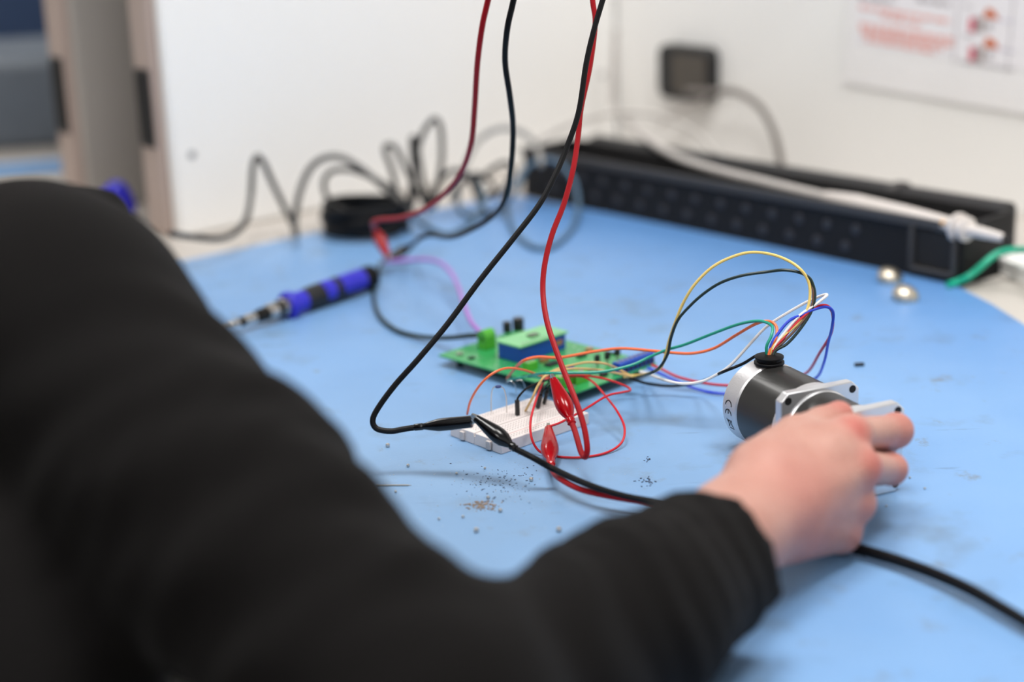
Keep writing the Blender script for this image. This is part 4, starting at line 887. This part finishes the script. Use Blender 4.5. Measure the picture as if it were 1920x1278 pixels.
hand.u(hand.cone(Wr, TH[0], .022, .019), .014); hand.u(hand.cone(TH[0], TH[1], .0185, .0135), .012)
hand.u(hand.cone((TH[1] + TH[0]) / 2, MCP[0] + (Wr - MCP[0]) * .2, .010, .0125), .016)   # web
hand.u(hand.cone(TH[1], TH[2], .0128, .0112), .004); hand.u(hand.cone(TH[2], TH[3], .0112, .0088), .003)
fing = hand.f.copy(); hand_palm = hand.f
for i in range(4):
    r0, r1, r2, r3 = RADF[i]
    g_ = hand.cone(MCP[i], PIP[i], r0 - .0026, r1 - .0008); g_ = smin_(g_, hand.ell(PIP[i], (r1, r1, r1)), .004)
    g2 = smin_(hand.cone(PIP[i], DIP[i], r1 - .0006, r2), hand.cone(DIP[i], TIP[i], r2, r3), .002)
    g_ = np.minimum(g_, g2)
    hand.f = smin_(hand.f, g_, .003 if i < 2 else .006).astype(np.float32)
toward = nrm(CAM - MCP[1])
for i in range(4):                                     # knuckles and the tendons behind them
    kq = MCP[i] + toward * (.0050, .0060, .0046, .0030)[i]
    hand.u(hand.ell(kq, (.0112, .0112, .0112)) if i < 2 else hand.ell(kq, (.0102, .0102, .0102)), .006)
    hand.u(hand.cone(MCP[i] + toward * .0122, (MCP[i] * .35 + Wr * .65) + toward * .0205, .0042, .0026), .006)
hand.u(hand.ell(Wr + ZU * .012 + toward * .016 - V(.0, 0, .02), (.010, .010, .010)), .016)
red = [(MCP[0] + toward * .014, .010, .95), (MCP[1] + toward * .014 + (PIP[1] - MCP[1]) * .15, .011, 1.0), (PIP[0], .016, .55), (PIP[1], .016, .5), (MCP[2] + toward * .01, .013, .5), (TH[3], .014, .6), (MCP[3] + toward * .01, .014, .35), ((MCP[1] + Wr) / 2 + toward * .02, .03, .3), ((MCP[3] + Wr) / 2, .035, .35)]
# head and neck above the collar, out of the picture
Nk = R_(-.41, .90, .15); face = nrm(V(.42, .9, 0)); Hd = R_(-.375, .965, .37); sidev = V(face[1], -face[0], 0)
head = Field(Hd - V(.16, .16, .30), Hd + V(.16, .16, .16), .004)
head.u(head.ell(Hd + ZU * .02 - face * .012, (.078, .09, .10))); head.u(head.ell(Hd + face * .035 - ZU * .05, (.058, .058, .075)), .03)
head.u(head.cone(Nk, Hd - ZU * .04 - face * .02, .058, .052), .03)
head.u(head.cone(Hd + face * .078 + ZU * .0, Hd + face * .094 - ZU * .03, .009, .013), .02)
for s in (-1, 1):
    head.u(head.ell(Hd + sidev * s * .083 - face * .01 - ZU * .015, (.014, .014, .03)), .006)
    head.u(head.ell(Hd + face * .082 + sidev * s * .032 + ZU * .02, (.018, .018, .007)), .010)
    g_ = head.ell(Hd + face * .098 + sidev * s * .031 + ZU * .002, (.013, .013, .008)); head.f = np.maximum(head.f, -g_)
g_ = head.ell(Hd + face * .100 - ZU * .068, (.020, .020, .0035)); head.f = np.maximum(head.f, -g_)
person = solid('person', [hand], SKIN, red=red, label='seated person in a black jacket reaching to the motor with the right hand', cat='person')
solid('head', [head], SKIN, person)
hair = Field(Hd - V(.15, .15, .12), Hd + V(.15, .15, .16), .004)
hair.u(hair.ell(Hd + ZU * .028 - face * .022, (.088, .098, .104)))
hair.f = np.maximum(hair.f, hair.plane(Hd + face * .055 + ZU * .02, nrm(face - ZU * .55))).astype(np.float32)
solid('hair', [hair], HAIRM, person)
# jacket
Mid = R_(-.315, .715, -.01); Pel = R_(-.31, .575, -.23)
jk = Field(R_(-.78, .38, -.34), R_(.22, 1.12, .27), .0048)
cut = P(1330, 1052, .044)
def arm_fold(g, a, b, amp, lam, warp, s0, s1):
    d = b - a; L = np.linalg.norm(d); d = d / L; sx = nrm(np.cross(d, ZU)); sy = np.cross(sx, d)
    px, py, pz = jk.X - a[0], jk.Y - a[1], jk.Z - a[2]
    s_ = px * d[0] + py * d[1] + pz * d[2]; an_ = np.arctan2(px * sy[0] + py * sy[1] + pz * sy[2], px * sx[0] + py * sx[1] + pz * sx[2])
    env = np.clip((s_ - s0) / .02, 0, 1) * np.clip((s1 - s_) / .02, 0, 1)
    return g - env * amp * np.sin(2 * math.pi * (s_ + warp * np.sin(an_ + 1.1) + .006 * np.sin(3 * an_)) / lam)
FM = P(1185, 1155, .050)
fore = smin_(jk.cone(El, FM, .047, .0435), jk.cone(FM, cut + fdir * .05, .0435, .0385), .02)
fore = arm_fold(fore, El, cut, .0016, .020, .012, .09, .26); fore = arm_fold(fore, El, cut, .0017, .052, .04, .0, .16)
fore = np.maximum(fore, jk.plane(cut, fdir))
upper = smin_(jk.cone(El, (El + Sh) / 2, .055, .060), jk.cone((El + Sh) / 2, Sh, .060, .065), .02)
upper = arm_fold(upper, El, Sh, .0017, .062, .05, .0, .26); upper = arm_fold(upper, El, Sh, .0008, .023, -.02, .02, .2)
jk.u(upper); jk.u(fore, .022)
jk.u(jk.cone(Sh, Sh2, .062, .069), .03); jk.u(jk.cone(Sh2, Nk - ZU * .03, .070, .075), .04)
jk.u(jk.cone(D(-120, 415, .97), D(186, 414, .97), .022, .0195), .012)
LS = Nk + V(-.18, .08, -.05)
jk.u(jk.cone(Nk - ZU * .03, LS, .075, .066), .04)
jk.u(jk.cone(Nk - ZU * .09, Mid, .125, .140), .05); jk.u(jk.cone(Mid, Pel, .140, .150), .04)
jk.u(jk.cone(LS, R_(-.66, .80, -.10), .06, .052), .03); jk.u(jk.cone(R_(-.66, .80, -.10), R_(-.47, .70, -.20), .052, .042), .02)
AD = nrm(Sh - El)
for (f_, R1, r1, tl_) in ((.62, .053, .010, V(.25, .1, .2)), (.36, .052, .0085, V(-.2, .1, .25)), (.20, .050, .008, V(.1, -.2, .2))):
    jk.u(jk.torus(El + (Sh - El) * f_, nrm(AD + tl_), R1, r1), .012)
nz = .0016 * np.sin(38 * jk.X + 2.2 * np.sin(31 * jk.Z)) * np.sin(33 * jk.Y + 2 * np.sin(27 * jk.X)) * np.sin(29 * jk.Z + 1.3)
jk.f = (jk.f - nz).astype(np.float32)
# hollow cuff and collar so the body shows inside
jk.f = np.maximum(jk.f, -jk.cone(cut - fdir * .03, cut + fdir * .06, .0335, .0355)).astype(np.float32)
jk.f = np.maximum(jk.f, -jk.cone(Nk + ZU * .01, Nk + ZU * .2, .062, .07)).astype(np.float32)
# keep the sleeve on, not in, the mat
jk.f = np.where((jk.X + jk.Y * 0 > -.19) & (((jk.X * UY[0] + jk.Y * UY[1]) > .39)), np.maximum(jk.f, (Z0 + .0012) - jk.Z), jk.f).astype(np.float32)
jacket = solid('jacket', [jk], JACKET, person, iters=2, label='black long-sleeved fabric jacket')
cf = MB(); cx_ = nrm(np.cross(fdir, ZU)); cy_ = np.cross(cx_, fdir)
# trousers, shoes
tr = Field(R_(-.62, .38, -.752), R_(.25, 1.12, -.14), .009)
tr.u(tr.cone(R_(-.40, .57, -.26), R_(-.24, .53, -.26), .115, .115))
for s, (kx, ky) in ((1, (-.02, .74)), (-1, (-.33, .92))):
    hip = R_(-.25, .54, -.25) if s > 0 else R_(-.42, .58, -.25)
    kn = R_(kx, ky, -.22); ft = R_(kx + .02, ky + .03, -.69)
    tr.u(tr.cone(hip, kn, .090, .066), .03); tr.u(tr.cone(kn, ft, .064, .05), .02)
trousers = solid('trousers', [tr], TROUSER, person, iters=1, label='grey blue denim trousers')
for (kx, ky) in ((-.02, .74), (-.33, .92)):
    q = R_(kx + .02, ky + .03, 0); q[2] = .045
    sh_ = Field(q - V(.12, .12, .045), q + V(.22, .25, .08), .006)
    sh_.u(sh_.cone(q, q + face * .17 - ZU * .01, .042, .035)); sh_.f = np.maximum(sh_.f, (.002) - sh_.Z).astype(np.float32)
    solid('shoe', [sh_], SHOEM, person, iters=1)
sp = R_(-.33, .555, 0)
t = thing('stool', 'round grey stool under the seated person', 'stool', V(sp[0], sp[1], 0))
obj('seat', MB().lathe(V(sp[0], sp[1], .31), V(sp[0], sp[1], 2), [(0, .16), (.01, .175), (.04, .175), (.05, .16)], 32), BLACKP, t)
obj('column', MB().lathe(V(sp[0], sp[1], .05), V(sp[0], sp[1], 2), [(0, .03), (.262, .025)], 16), STEEL, t)
for k2 in range(5):
    q = 2 * math.pi * k2 / 5
    obj('leg', MB().tube([V(sp[0], sp[1], .06), V(sp[0] + .26 * math.cos(q), sp[1] + .26 * math.sin(q), .02)], .018), BLACKP, t)
